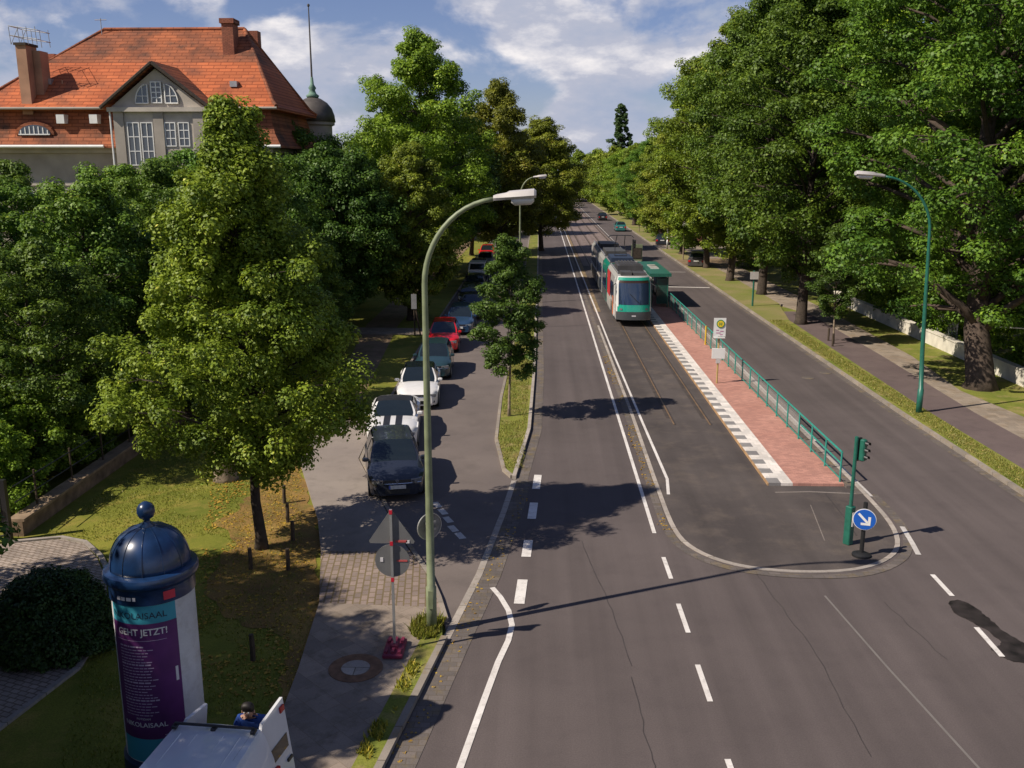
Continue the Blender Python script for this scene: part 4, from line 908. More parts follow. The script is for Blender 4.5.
l2 = lamp('street_lamp', (15.81,37.9,.08), 'dark green lamp with curved arm on the grass strip in front of the oak', M['green'], 9.6, 7.4, (-2.25,9.6), gL, .06, .12, 1.15, lean=(-.35,0))
l3 = lamp('street_lamp', (-1.45,70,.08), 'lamp rising behind the young median tree, its head just above the nearest lamp head', M['oldgreen'], 9.4, 7.8, (.95,9.25), gL, .06, .115, 1.0)
l4 = lamp('street_lamp', (16.0,118,.08), 'thin lamp in the right tree row beyond the driveway', M['steel'], 9.4, 7.8, (-1.3,9.2), gL, .06, .115, 1.0)
# round sign on the near lamp pole, its back to the road
def tee(): pass
rs = empty('road_sign', (-2.32,18.92,0), 'round sign seen from behind on the near lamp pole', 'road sign')
sp_ = MB().disc((0,.07,2.4), .3, 'y', .02, 28).build('sign_plate', mat('sign back', (.20,.20,.20), .5, .3, var=.3, scale=5), rs); MB().lathe([(.285,-.012),(.305,-.012),(.305,.012),(.285,.012),(.285,-.012)], (0,0,0), 28, caps=False).build('rim', M['steel'], sp_); kids['sign_plate'] = []; sp_.children[0].location = (0,.055,2.4); sp_.children[0].rotation_euler = (R(90),0,0); rs.rotation_euler = (0,0,R(38))
MB().cbox((0,.0,2.5),(.24,.05,.05)).cbox((0,0,2.35),(.24,.05,.05)).build('clamp', M['steel'], rs)

# temporary sign: back of a triangle and a disc on a red and white stake in a red foot
ts = empty('temporary_sign', (-2.99,17.75,.09), 'back of a triangle and a disc on a striped stake in a wine red foot', 'road sign')
zz = [0.1,.5,.8,1.1,1.4,1.75,2.05,2.3,2.6,2.95,3.13]
MB().cbox((0,0,1.6),(.05,.05,3.1)).build('stake', M['steel'], ts)
mb = MB()
for z in (1.62,2.42,3.1): mb.cbox((0,0,z),(.062,.062,.09))
mb.build('red_band', mat('reflective red', (.5,.02,.04), .4), ts)
sb = mat('sign backing', (.18,.18,.185), .5, .3, var=.1)
tri = [(-.47,2.48),(.47,2.48),(.5,2.52),(.04,3.08),(-.04,3.08),(-.5,2.52)]
tri = [(-.45,2.40),(.45,2.40),(.47,2.45),(.03,3.10),(-.03,3.10),(-.47,2.45)]
MB().loft([[(x,.035,z) for x,z in tri],[(x,.055,z) for x,z in tri]], True, True).build('triangle_plate', sb, ts)
MB().disc((0,.045,2.02), .36, 'y', .02, 32).build('round_plate', sb, ts)
mb = MB(); mb.cbox((.2,.03,2.45),(.24,.012,.045)); mb.cbox((.2,.03,2.02),(.22,.012,.035)); mb.build('red_sticker', mat('sticker red', (.45,.08,.08), .5), ts)
mb = MB(); mb.cbox((-.22,.03,2.04),(.06,.012,.09)); mb.cbox((.33,.03,2.44),(.07,.012,.06)); mb.build('white_sticker', white, ts)
ft = mat('wine red plastic', (.17,.018,.05), .6, var=.2)
mb = MB(); mb.cbox((0,0,.05),(.42,.75,.1), bev=.02)
for x in (-.14,0,.14):
    mb.cbox((x,-.24,.125),(.06,.18,.06)); mb.cbox((x,.22,.125),(.06,.18,.06))
mb.cbox((0,0,.13),(.16,.2,.1), bev=.01); foot = mb.build('foot', ft, ts)

# stakes on the lawn
st = empty('wooden_stake', (-7.33,21.9,0), '', 'stake')
MB().tube([(0,0,-.1),(.01,0,.28),(0,.01,.58)], [.055,.055,.05], 8).build('post', M['wood'], st)
gS = 'wooden stakes on the lawn'
prop(st, 'dark stake left of the slim lindens foot, nearest the round column', 'stake', gS)
for (x,y),lab in zip(((-6.73,23.77),(-7.24,25.16),(-6.36,21.88),(-7.75,26.7),(-5.92,17.43),(-7.9,19.3)),
    ('stake to the right of the slim trunk, in the yellow litter','stake behind the slim trunk near the sidewalk edge','stake on the shade edge, right of the one nearest the column','farthest stake, beside the sidewalk under the branches','stake alone in the deep shade beside the sidewalk slabs','stake in the shade just behind the advertising column')):
    copy_tree(st, (x,y,0), x, None, lab, gS)
si = empty('notice_post', (-7.6,56,0), 'grey post with narrow board on the grass left of the red car', 'post')
MB().tube([(0,0,0),(0,0,2.6)], .05, 8).build('post', M['wood'], si); MB().cbox((0,-.06,2.1),(.32,.05,.9)).build('board', M['steel'], si); MB().tube([(.35,0,0),(.1,0,1.6)], .05, 6).build('brace', M['wood'], si)
for (x,y,l_) in ((16.75,52.7,'short dark stake on the right verge beside the young tree'),(17.05,54.5,'second dark stake on the right verge, next to the cycle path')):
    o = MB().tube([(0,0,0),(0,0,.75)], .06, 7).build('wooden_stake', M['wood'], loc=(x,y,.08)); prop(o, l_, 'stake', 'stakes on the right verge')

# ================= platform furniture =================
FX0, FX1, FY0, FY1 = 9.78, 9.58, 28.95, 68.0
rl = empty('railing', (FX0,FY0,.09), 'long teal railing along the right edge of the tram platform', 'railing')
def fx(y): return (FX1-FX0)*y/(FY1-FY0)
Lr = FY1-FY0
MB().tube([(0,0,1.0),(fx(Lr),Lr,1.0)], .035, 8).build('top_rail', M['teal'], rl)
MB().tube([(0,0,.62),(fx(4.6),4.6,.62)], .028, 8).build('mid_rail', M['teal'], rl)
MB().tube([(0,0,.12),(fx(Lr),Lr,.12)], .02, 6).build('bottom_rail', M['teal'], rl)
n = 24
for k in range(n+1):
    y = Lr*k/n; MB().tube([(fx(y),y,-.02),(fx(y),y,1.0)], .033, 8).build('post', M['teal'], rl)
m_, nt, b_ = newmat('clear panel'); b_.inputs['Base Color'].default_value = (.55,.6,.58,1); b_.inputs['Roughness'].default_value = .1; b_.inputs['Alpha'].default_value = .16
mb = MB()
for k in range(3, n): 
    y0, y1 = Lr*k/n+.08, Lr*(k+1)/n-.08; mb.box(fx(y0)-.006,y0,.2,fx(y1)+.006,y1,.9)
mb.build('panels', m_, rl)
o = MB().tube([(0,0,0),(0,0,1.1)], .05, 8).build('yellow_post', mat('yellow paint', (.6,.4,.03), .5), rl, loc=(fx(24)-.08,24,0))
def flat_text(s, size, origin, ux, uz, m, name, parent, bold=0.0):
    vs, fs = text_geo(s, size, bold); o = Vector(origin); ux = Vector(ux); uz = Vector(uz)
    return MB().add([tuple(o+ux*x+uz*y) for x, y, _ in vs], fs).build(name, m, parent)
yel = mat('sign yellow', (.75,.55,.03), .45, var=.03); grn = mat('sign green', (.02,.20,.06), .45)
hs = empty('stop_sign_post', (8.42,43.1,.09), 'tram stop post with yellow and green H disc and white timetable board on the platform', 'stop sign')
MB().tube([(0,0,0),(0,0,3.05)], .04, 10).build('post', mat('ochre post', (.40,.29,.10), .5), hs)
p_ = MB().box(-.28,-.06,2.25,.28,-.03,3.12).build('sign_board', M['whitepaint'], hs)
MB().disc((.03,-.075,2.85), .19, 'y', .02, 28).build('ring', grn, p_)
MB().disc((.03,-.082,2.85), .15, 'y', .02, 28).build('disc', yel, p_)
flat_text('H', .2, (.03,-.096,2.78), (1,0,0), (0,0,1), grn, 'lettering', p_, .006)
mb = MB()
for x,z,w__ in ((-.1,2.55,.12),(.1,2.5,.16),(-.06,2.42,.2),(.08,2.34,.14)): mb.cbox((x,-.064,z),(w__,.006,.035))
mb.build('route_print', mat('route print', (.45,.15,.30), .5), p_)
MB().cbox((0,-.02,2.2),(.5,.3,.03)).build('shade', M['whitepaint'], hs)
MB().box(-.3,-.08,1.2,.3,.02,1.68).build('timetable_board', M['whitepaint'], hs)
MB().cbox((0,-.05,1.08),(.2,.08,.2)).build('small_box', M['lampgrey'], hs)
# shelter near the far end of the platform
sh = empty('tram_shelter', (8.75,72.0,.09), 'dark green tram shelter with flat roof at the far end of the railing', 'shelter')
for x in (-.55,.6):
    for y in (-4.2,-1.4,1.4,4.2): MB().tube([(x,y,0),(x,y,2.25)], .045, 6).build('post', M['green'], sh)
rf = MB().box(-.75,-4.5,2.25,.8,4.5,2.48).build('roof', M['green'], sh)
MB().box(-.3,-1.2,2.48,.3,1.6,2.53).build('skylight', M['lens'], rf)
gp = mat('shelter glass', (.02,.07,.055), .1, coat=.4)
MB().box(.58,-4.1,.25,.62,4.1,2.1).build('back_panel', gp, sh); MB().box(-.2,-4.22,.25,.58,-4.18,2.1).build('side_panel', gp, sh)
MB().box(.1,-3.0,.42,.5,2.0,.5).build('bench', M['wood'], sh)
# timetable panel and far signal
ip = empty('information_board', (8.3,80,.09), 'grey green information board behind the shelter', 'board')
MB().box(-.45,-.1,1.0,.45,.1,3.6).build('panel', M['oldgreen'], ip); MB().box(-.37,-.13,1.3,.37,-.1,2.2).build('poster', M['lampgrey'], ip); MB().box(-.37,-.13,2.4,.37,-.1,3.3).build('poster', M['barkdark'], ip)
MB().tube([(-.35,0,0),(-.35,0,1.0)], .05, 6).tube([(.35,0,0),(.35,0,1.0)], .05, 6).build('legs', M['green'], ip)

def signal(name, loc, label, rz, h, cabinet, group, lit=1, mast=M['green'], house=M['green']):
    t = empty(name, loc, label, 'traffic light', group, rz)
    MB().tube([(0,0,0),(0,0,h)], .05, 10).build('mast', mast, t)
    if cabinet:
        c = MB().cbox((0,0,.55),(.20,.20,1.1), bev=.02).build('cabinet', mast, t); MB().cbox((.0,-.115,.75),(.11,.03,.4)).build('cabinet_plate', M['lampgrey'], c)
    hd = MB().cbox((.12,-.14,h-.36),(.16,.16,.60), bev=.03).build('signal_head', house, t)
    MB().cbox((.12,-.02,h-.36),(.19,.05,.66), bev=.02).build('back_board', M['blackp'], hd)
    for k, c in enumerate(('red','amber','green')):
        z = h-.17-.19*k; o = MB().disc((.12,-.225,z), .06, 'y', .02, 20).build('lens', M['blackp'] if k != lit else emit_mat('signal '+c, {'red':(1,.05,.03),'amber':(1,.5,.02),'green':(.02,.9,.5)}[c], 1.2), hd)
        v = MB(); v.loft([[(.12+.07*math.cos(a),-.22,z+.07*math.sin(a)) for a in [R(-20+i*22) for i in range(11)]],[(.12+.07*math.cos(a),-.32,z+.07*math.sin(a)-.01) for a in [R(-20+i*22) for i in range(11)]]], closed=False); v.build('visor', M['blackp'], hd)
    return t
ts1 = signal('traffic_light', (8.46,24.0,.0), 'green traffic light mast with box at its foot on the tip of the tram island', R(38), 3.05, True, None, 5)
ts2 = signal('traffic_light', (7.15,72,.09), 'black traffic light standing between the tram and the shelter', 0, 4.6, False, None, 5, M['blackp'], M['blackp'])
# keep-right sign
kb = mat('sign blue', (.012,.10,.45), .4, var=.03)
kr = empty('keep_right_sign', (8.56,23.2,0), 'round blue sign with white arrow pointing down right on a short black post', 'road sign')
MB().lathe([(.24,0),(.24,.06),(.15,.1),(.06,.12)], (0,0,0), 16).build('foot', M['black'], kr)
MB().tube([(0,0,.1),(0,0,1.5)], .055, 10).build('post', M['black'], kr)
pl = MB().disc((0,-.09,1.06), .29, 'y', .02, 36).build('rim', M['whitepaint'], kr)
MB().disc((0,-.098,1.06), .275, 'y', .02, 36).build('disc', kb, pl)
ar = MB(); c45 = math.sqrt(.5)
def rot(u, v): return ((u*c45+v*c45), -.113, 1.06+(-u*c45+v*c45))   # u along the arrow, down and to the right
for poly in ([(-.22,-.03),(.12,-.03),(.12,.03),(-.22,.03)], [(.21,0),(.05,.17),(.0,.125),(.125,0)], [(.21,0),(.125,0),(.0,-.125),(.05,-.17)]):
    ar.add([rot(*p) for p in poly], [(0,1,2,3)])
ar.build('arrow', M['whitepaint'], pl)
kr.rotation_euler = (0,0,R(-18))

# right wall and wire
rw = empty('boundary_wall', (22.85,20,0), 'low limewashed wall along the footpath in front of the wood', 'wall')
MB().box(-.16,0,-.1,.16,52,.72).build('wall', M['wallwhite'], rw); MB().box(-.2,-.02,.72,.2,52.02,.80).build('coping', M['wallwhite'], rw)
fp = empty('fence_panel', (23.6,52.5,0), 'small upright wire fence panel behind the white wall', 'fence')
MB().tube([(0,0,0),(0,0,2.4),(0,2.6,2.4),(0,2.6,0)], .04, 6).build('frame', M['steel'], fp)
mb = MB()
for k in range(1,14): mb.tube([(0,2.6*k/14,0),(0,2.6*k/14,2.4)], .012, 4)
mb.build('mesh', M['steel'], fp)
sw = MB().tube([(21.0,42.5,2.95),(25,42,2.75),(30,41.5,2.7)], .03, 5).build('span_wire', M['lampgrey']); prop(sw, 'pale wire stretched from the oak trunk to the right edge', 'wire')
br2 = MB().lathe([(.02,-.12),(.07,-.1),(.07,.1),(.02,.12)], (0,0,0), 8).build('insulator', M['whitepaint'], loc=(22.6,42.3,2.88)); prop(br2, 'small white insulator on the pale wire beside the oak', 'insulator')
# far fence, pale trunk posts and signs on the right
ff = empty('red_fence', (21.0,122,0), 'reddish board fence seen under the far right trees', 'fence')
MB().box(0,0,0,.1,22,1.5).build('boards', mat('reddish boards', (.30,.13,.09), .8, var=.2), ff); MB().box(-.04,-.04,0,.14,.1,1.7).build('post', M['wood'], ff)
for (x,y,h,l_) in ((15.9,104,4.2,'pale post with small grey sign plate beside the driveway'),(15.8,150,3.0,'pale post on the far right verge'),(15.7,68.5,2.6,'thin green post beside the second kerb tree')):
    t = empty('sign_post', (x,y,.1), l_, 'post'); MB().tube([(0,0,0),(0,0,h)], .07, 8).build('post', M['barkpale'] if h != 2.6 else M['green'], t)
    MB().cbox((0,-.09,h-.35),(.6,.04,.55)).build('plate', M['lampgrey'], t)
# ================= cars =================
def lerp(a, b, t): return a+(b-a)*t
def interp(y, P):
    for (a, u), (b, v) in zip(P, P[1:]):
        if y <= b: return lerp(u, v, 0 if b == a else max(0,(y-a)/(b-a)))
    return P[-1][1]
CARS = {
 # L, half width, belt profile (t along length from nose, height), windscreen base/top, rear top/base (t), roof height, wheel radius, wheel t
 'estate': dict(L=4.55,w=.90,top=[(0,.66),(.03,.74),(.10,.83),(.26,.96),(.5,.96),(.95,.98),(1,.9)], ws=.27, wt=.42, rt=.90, rb=.985, h=1.47, wr=.33, wh=(.18,.79)),
 'hatch': dict(L=4.1,w=.89,top=[(0,.66),(.04,.76),(.13,.86),(.26,.98),(.6,.98),(.95,.98),(1,.9)], ws=.25, wt=.42, rt=.84, rb=.97, h=1.48, wr=.31, wh=(.17,.81)),
 'saloon': dict(L=4.65,w=.91,top=[(0,.66),(.03,.74),(.12,.84),(.29,.95),(.6,.96),(.84,1.0),(.96,.99),(1,.85)], ws=.29, wt=.44, rt=.72, rb=.86, h=1.43, wr=.34, wh=(.17,.80)),
 'muscle': dict(L=4.82,w=.95,top=[(0,.70),(.02,.78),(.08,.84),(.32,.95),(.7,.97),(.85,1.02),(.97,1.02),(1,.85)], ws=.33, wt=.47, rt=.64, rb=.82, h=1.37, wr=.36, wh=(.18,.79)),
 'suv': dict(L=4.5,w=.93,top=[(0,.8),(.03,.92),(.12,1.02),(.25,1.12),(.5,1.12),(.96,1.12),(1,.95)], ws=.25, wt=.38, rt=.90, rb=.98, h=1.72, wr=.37, wh=(.18,.80)),
}
def make_car(kind, label, body, roofm=None, group=None, name='parked_car', stripes=None, plate=True, bandlight=True, trim=None):
    c = CARS[kind]; L, W = c['L'], c['w']; y0 = 0.0   # nose at y = 0, tail at y = L
    t = empty(name, (0,0,0), label, 'car', group)
    ys = sorted(set([0,.015,.04,.08] + [i/44 for i in range(3,44)] + [.96,.985,1.0]))
    rings = []
    for u in ys:
        y = u*L
        e = min(1, (1-abs(2*u-1)**9*.16)); 
        if u < .12: e *= lerp(.80, 1, (u/.12)**.5)
        if u > .90: e *= lerp(1, .86, ((u-.9)/.1)**1.6)
        w_ = W*e; zt = interp(u, c['top']); zb = .2 if .03 < u < .97 else .3
        arch = 0
        for wh in c['wh']:
            d = abs(y-wh*L); r_ = c['wr']*1.16
            if d < r_: zb = max(zb, c['wr']+math.sqrt(r_*r_-d*d)); arch = 1
        zs = min(zb+.06, zt-.12); crown = .025+.02*math.sin(PI*min(1,u*3)) if u < .3 else .02
        half = [(0,zt+crown),(.5*w_,zt+crown*.7),(.82*w_,zt+(.018 if u < .27 else -.01)),(.94*w_,zt-.06),(.985*w_,lerp(zs,zt,.62)),(1.0*w_,lerp(zs,zt,.4)),(.985*w_,zs),(.955*w_,min(zb,zs))]
        inner = .62*w_ if arch else .9*w_
        half += [(inner, min(zb,zs)), (inner, .22), (0, .22)]
        rings.append([(x,y,z) for x,z in half] + [(-x,y,z) for x,z in reversed(half[1:-1])])
    MB().loft(rings, True, True).build('body', body, t, smooth=True)
    # greenhouse
    def gh(u):
        if u <= c['ws']: return 0
        if u < c['wt']: return ((u-c['ws'])/(c['wt']-c['ws']))**.9
        if u <= c['rt']: return 1
        return max(0, 1-((u-c['rt'])/(c['rb']-c['rt']))**1.3)
    zbelt = interp((c['ws']+c['rb'])/2, c['top'])-.01
    S1 = [lerp(c['ws'],c['wt'],k/5) for k in range(6)]; S2 = [lerp(c['wt'],c['rt'],k/8) for k in range(9)]; S3 = [lerp(c['rt'],c['rb'],k/5) for k in range(6)]
    def sec(u, off=0):
        g_ = gh(u); z = zbelt+(c['h']-zbelt)*g_*(1-.035*abs((u-.6)/.3)**2 if c['wt'] < u < c['rt'] else 1); wb = W*.93*(1-.10*max(0,(c['wt']-u)/(c['wt']-c['ws'])) - .12*max(0,(u-c['rt'])/(c['rb']-c['rt']))); wtp = W*lerp(.93,.70,g_)
        wtp = min(wtp, wb)
        z = max(z, zbelt); y = u*L
        return [(0,y,z+.03*g_),(.55*wtp,y,z+.022*g_),(.92*wtp,y,z),(wtp,y,z-.03*g_),(lerp(wtp,wb,.5)+.01,y,lerp(z,zbelt,.5)),(wb,y,zbelt-.02)]
    def full(u): s_ = sec(u); return s_[::-1] + [(-x,y,z) for x,y,z in s_[1:]]
    rm = roofm or body
    for S_ in (S1, S3): MB().loft([full(u) for u in S_], closed=False).build('pillar', body if S_ is S1 or not roofm or roofm is M['carglass'] else roofm, t, smooth=True)
    def top(us, m_, nm, grow, smooth=True):
        rr = []
        for u in us:
            s_ = sec(u); k = [(x*grow, y, z+.006) for x,y,z in s_[:4 if nm == 'roof' else 3]]; rr.append(k[::-1]+[(-x,y,z) for x,y,z in k[1:]])
        return MB().loft(rr, closed=False).build(nm, m_, t, smooth='all')
    top(S2, rm, 'roof', 1.0)
    def shifted(us, dy):
        rr = []
        for u in us:
            s_ = sec(u)[:3]; k = [(x*.97, y+dy, z+.008) for x,y,z in s_]; rr.append(k[::-1]+[(-x,y,z) for x,y,z in k[1:]])
        return rr
    MB().loft(shifted(S1[:], -.008), closed=False).build('windscreen', M['carglass'], t, smooth='all')
    MB().loft(shifted(S3[:-1], .008), closed=False).build('rear_window', M['carglass'], t, smooth='all')
    for s in (-1,1):
        mb = MB()
        us = [lerp(c['wt']-.06,c['rt']+.03,k/12) for k in range(13)]
        mid = (c['wt']+c['rt'])/2
        for part_ in (us[:6], us[6:]):
            rr = []
            for u in part_:
                s_ = sec(u); a = s_[3]; b = s_[5]
                rr.append([(s*(lerp(a[0],b[0],f)+.010), a[1], lerp(a[2],b[2],f)) for f in (.12,.5,.92)])
            mb.loft(rr, closed=False)
        mb.build('side_window', M['carglass'], t, smooth='all')
        um = c['ws']+.045; MB().cbox((s*(W*1.03), um*L, zbelt+.06),(.2,.12,.13), bev=.03).build('wing_mirror', body, t)
    # wheels
    for s in (-1,1):
        for wh in c['wh']:
            x = s*(W-.12); y = wh*L
            wl_ = MB().tube([(x-.1,y,c['wr']),(x+.1,y,c['wr'])], c['wr'], 22).build('wheel', M['black'], t, smooth=True)
            MB().tube([(x+s*.09,y,c['wr']),(x+s*.108,y,c['wr'])], c['wr']*.64, 18).build('rim', M['steel'], wl_)
    # face: lights, grille, plate
    f = c['top'][1][1]; zf = f-.07
    def nose(x): return .06+.34*(abs(x)/W)**3.2
    def strip_(x0, x1, z0, z1, m_, nm, par, out_=.015, n=5):
        mb = MB(); rr = []
        for i in range(n+1):
            x = lerp(x0,x1,i/n); y = nose(x)*.55-.04-out_; rr.append([(x,y,z0),(x,y+.01,z1),(x,y+.12,z1),(x,y+.12,z0)])
        return mb.loft(rr, True, True).build(nm, m_, par)
    for s in (-1,1):
        strip_(s*W*.48, s*W*.86, zf-.075, zf+.03, M['headlight'], 'headlight', t, .02)
        strip_(s*W*.50, s*W*.80, .33, .41, M['blackp'], 'fog_light', t, .012)
        MB().cbox((s*W*.76, L-.04, zf+.02),(.26,.14,.22), bev=.03).build('tail_light', M['tailred'], t)
    gr_ = strip_(-W*.46, W*.46, zf-.06, zf+.02, M['blackp'], 'grille', t, .02, 4)
    strip_(-W*.84, W*.84, zf-.10, zf-.083, trim or M['chrome'], 'trim_strip', t, .024, 8)
    strip_(-W*.42, W*.42, .28, .42, M['blackp'], 'lower_grille', t, .012, 4)
    pl_ = MB().cbox((0,-.055,.50),(.52,.02,.115)).build('number_plate', M['plate'], t)
    MB().cbox((-.235,-.067,.50),(.045,.006,.11)).build('blue_band', mat('plate blue', (.02,.06,.35), .5), pl_)
    MB().cbox((0,L+.0,.72),(.52,.02,.115)).build('number_plate', M['plate'], t)
    if stripes:
        mb = MB()
        for s in (-1,1):
            rr = []
            for i in range(13):
                u = lerp(.015, c['ws']-.005, i/12); z = interp(u, c['top']); cr_ = .025+.02*math.sin(PI*min(1,u*3)); rr.append([(s*.10,u*L,z+cr_+.006),(s*.34,u*L,z+cr_*.85+.006)])
            mb.loft(rr, closed=False)
        mb.build('bonnet_stripes', stripes, t, smooth='all')
    return t
def place(c, x, y, rz=0): c.location = (x,y,.005); c.rotation_euler = (0,0,rz); return c
gp_ = 'cars parked along the service road'
pn = paint('midnight blue paint', (.018,.022,.034)); pw = paint('white car paint', (.72,.71,.70)); pt = paint('dark teal paint', (.018,.045,.055)); pr_ = paint('red car paint', (.62,.012,.02))
pb = paint('black car paint', (.012,.013,.016)); pg = paint('anthracite paint', (.06,.055,.06)); pd = paint('petrol blue paint', (.02,.05,.11))
c1 = place(make_car('hatch', 'dark blue hatchback with its nose to the lamp pole, nearest parked car', pn, group=gp_), -4.3,26.9,R(12))
MB().disc((0,-.075,.70), .055, 'y', .015, 18).build('badge', M['chrome'], c1)
place(make_car('muscle', 'white coupe with black soft top and black bonnet stripes', pw, roofm=M['blackp'], group=gp_, stripes=M['blackp']), -5.25,31.9,R(6))
place(make_car('saloon', 'white saloon with dark glass roof behind the striped coupe', pw, roofm=M['carglass'], group=gp_), -5.1,37.9,R(5))
place(make_car('hatch', 'dark teal car between the white saloon and the red car', pt, group=gp_), -5.1,43.6,R(3))
place(make_car('hatch', 'bright red small car', pr_, group=gp_), -5.3,50.3,R(3))
place(make_car('estate', 'dark blue car right behind the red one', pd, group=gp_), -4.9,56.0,R(1))
place(make_car('hatch', 'dark grey car with rounded roof, seventh in the parked row', pg, group=gp_), -4.6,62.0,R(-1))
place(make_car('saloon', 'black car in front of the white off-roader', pb, group=gp_), -5.1,68.0,R(1))
place(make_car('hatch', 'dark blue hatchback parked behind the black saloon', pn, group=gp_), -5.2,74.0,R(1))
# white off-roader: upright windscreen frame and flat bonnet
jp = empty('off_roader', (-5.5,80.5,.005), 'white boxy off-roader with black radiator among the far parked cars', 'car', gp_)
MB().cbox((0,1.0,.86),(1.35,1.4,.5), bev=.06).build('bonnet', pw, jp); MB().cbox((0,2.9,.9),(1.6,2.4,.62), bev=.06).build('body', pw, jp)
MB().cbox((0,2.95,1.84),(1.5,2.3,.08), bev=.03).build('roof', pw, jp)
MB().loft([[(-.74,1.72,1.2),(.74,1.72,1.2),(.74,1.80,1.2),(-.74,1.80,1.2)],[(-.70,1.88,1.8),(.70,1.88,1.8),(.70,1.96,1.8),(-.70,1.96,1.8)]], True, True).build('windscreen_frame', pw, jp)
MB().loft([[(-.64,1.70,1.27),(.64,1.70,1.27),(.64,1.74,1.27),(-.64,1.74,1.27)],[(-.61,1.86,1.75),(.61,1.86,1.75),(.61,1.90,1.75),(-.61,1.90,1.75)]], True, True).build('windscreen', M['carglass'], jp)
MB().box(-.72,1.98,1.22,.72,4.0,1.79).build('side_window', M['carglass'], jp)
MB().cbox((0,.26,.78),(1.3,.06,.55)).build('radiator', M['blackp'], jp); MB().cbox((0,.1,.5),(1.65,.2,.2), bev=.03).build('bumper', M['blackp'], jp)
for s in (-1,1):
    MB().disc((s*.48,.22,.88), .1, 'y', .05).build('headlight', M['headlight'], jp); MB().cbox((s*.78,.9,.95),(.3,1.1,.1), bev=.03).build('mudguard', M['blackp'], jp)
    for y in (.95,3.4):
        q = MB().tube([(s*.85-.12,y,.4),(s*.85+.12,y,.4)], .4, 20).build('wheel', M['black'], jp, smooth=True); MB().tube([(s*.98-.01,y,.4),(s*.98+.01,y,.4)], .22, 14).build('rim', M['steel'], q)
place(make_car('saloon', 'blue grey saloon with pale bonnet behind the white off-roader', pd, group=gp_), -5.9,88,0)
place(make_car('saloon', 'silver car second to last in the parked row', paint('silver paint', (.45,.46,.48), .3, .3), group=gp_), -5.6,95,0)
place(make_car('hatch', 'small red car at the far end of the parked row', pr_, group=gp_), -5.9,104,0)
# right carriageway, tails towards the camera: nose at far end
def place_r(c, x, y, L, rz=0): c.location = (x, y+L, .005); c.rotation_euler = (0,0,PI+rz); return c
gm = 'cars driving away on the right carriageway'
place_r(make_car('hatch', 'teal green car driving away, the nearer of two', paint('sea green paint', (.03,.16,.16)), group=gm, name='car'), 13.1,152,3.95)
place_r(make_car('estate', 'black car driving away in front of the teal green one', pb, group=gm, name='car'), 12.3,184,4.55)
place_r(make_car('estate', 'dark parked estate with red tail light under the fourth kerb tree', pg), 17.0,96,4.55,R(-12))
place_r(make_car('saloon', 'dark parked saloon on the driveway further down the right verge', pn), 16.8,124,4.65,R(-8))

# ================= tram =================
TR = empty('tram', (6.08,59.3,.02), 'green and white articulated tram with red side panels waiting at the platform', 'tram')
tg = paint('tram green', (.015,.30,.21)); tw = paint('tram white', (.62,.62,.60)); tgrey = mat('tram dark skirt', (.055,.06,.065), .5); tred = mat('tram red advert', (.5,.035,.04), .45, var=.1)
tor = mat('tram orange advert', (.55,.16,.06), .45, var=.35, scale=1.2); troof = mat('tram roof', (.07,.068,.07), .7, var=.2, scale=1.5); tgl = glass_mat('tram glass', (.02,.035,.07), .05)
HW = 1.15
def tsec(y, w_, z0, z1, zt): return [(-w_,y,z0),(-w_,y,z1),(-w_*.96,y,zt-.22),(-w_*.82,y,zt),(w_*.82,y,zt),(w_*.96,y,zt-.22),(w_,y,z1),(w_,y,z0)]
# nose
prof = [(0,.62,.32,1.0,1.15),(.12,.80,.3,1.0,1.6),(.25,.92,.3,1.2,2.3),(.5,1.04,.3,1.4,2.95),(.8,1.12,.3,1.6,3.2),(1.3,1.15,.3,1.6,3.28)]
def zfront(z): # how far back the nose sits at height z
    return .04+.42*max(0,(z-.9)/2.3)**1.2
nose_ = MB(); rr = []
for k, z in enumerate((.45,.62,.95,1.25,1.6,2.2,2.75,3.02,3.2)):
    y_ = zfront(z)*1.2; w_ = 1.12 if z < 2.8 else 1.12-.12*(z-2.8)/.4
    arc = []
    for i in range(13):
        q = -1+2*i/12; arc.append((q*w_, y_+.34*abs(q)**3.0, z))
    rr.append(arc+[(w_,2.0,z),(-w_,2.0,z)])
nose_.loft(rr, True, True); nose = nose_.build('cab', tw, TR, smooth=True)
def band(z0, z1, q0, q1, m_, nm, par, off=.012, n=10, rows=3):
    vs = []; fs = []
    for j in range(rows+1):
        z = lerp(z0,z1,j/rows); y_ = zfront(z)*1.2; w_ = 1.12 if z < 2.8 else 1.12-.12*(z-2.8)/.4
        for i in range(n+1):
            q = lerp(q0,q1,i/n); vs.append((q*w_*1.003, y_+.34*abs(q)**3.0-off, z))
    for j in range(rows):
        for i in range(n): a = j*(n+1)+i; fs.append((a,a+1,a+n+2,a+n+1))
    return MB().add(vs, fs).build(nm, m_, par, smooth='all')
band(.98,1.42,-.93,.93, tg, 'front_panel', nose); ws_ = band(1.42,2.78,-.86,.86, tgl, 'windscreen', nose, .018, 12, 6)
band(2.78,2.95,-.86,.86, mat('destination display', (.04,.02,.012), .3), 'destination_display', nose, .018)
band(2.95,3.14,-.95,.95, tg, 'brow', nose, .03); 
for s in (-1,1): band(1.3,2.98,s*.87,s*.95, tg if s > 0 else tw, 'window_post', nose, .02, 2, 5)
band(.46,.98,-1,1, tgrey, 'bumper', nose, .02)
for s in (-1,1): band(1.08,1.2,s*.66,s*.80, M['headlight'], 'headlight', nose, .035, 3, 1)
band(.68,.76,-.12,.12, white, 'number_plate', nose, .03, 2, 1)
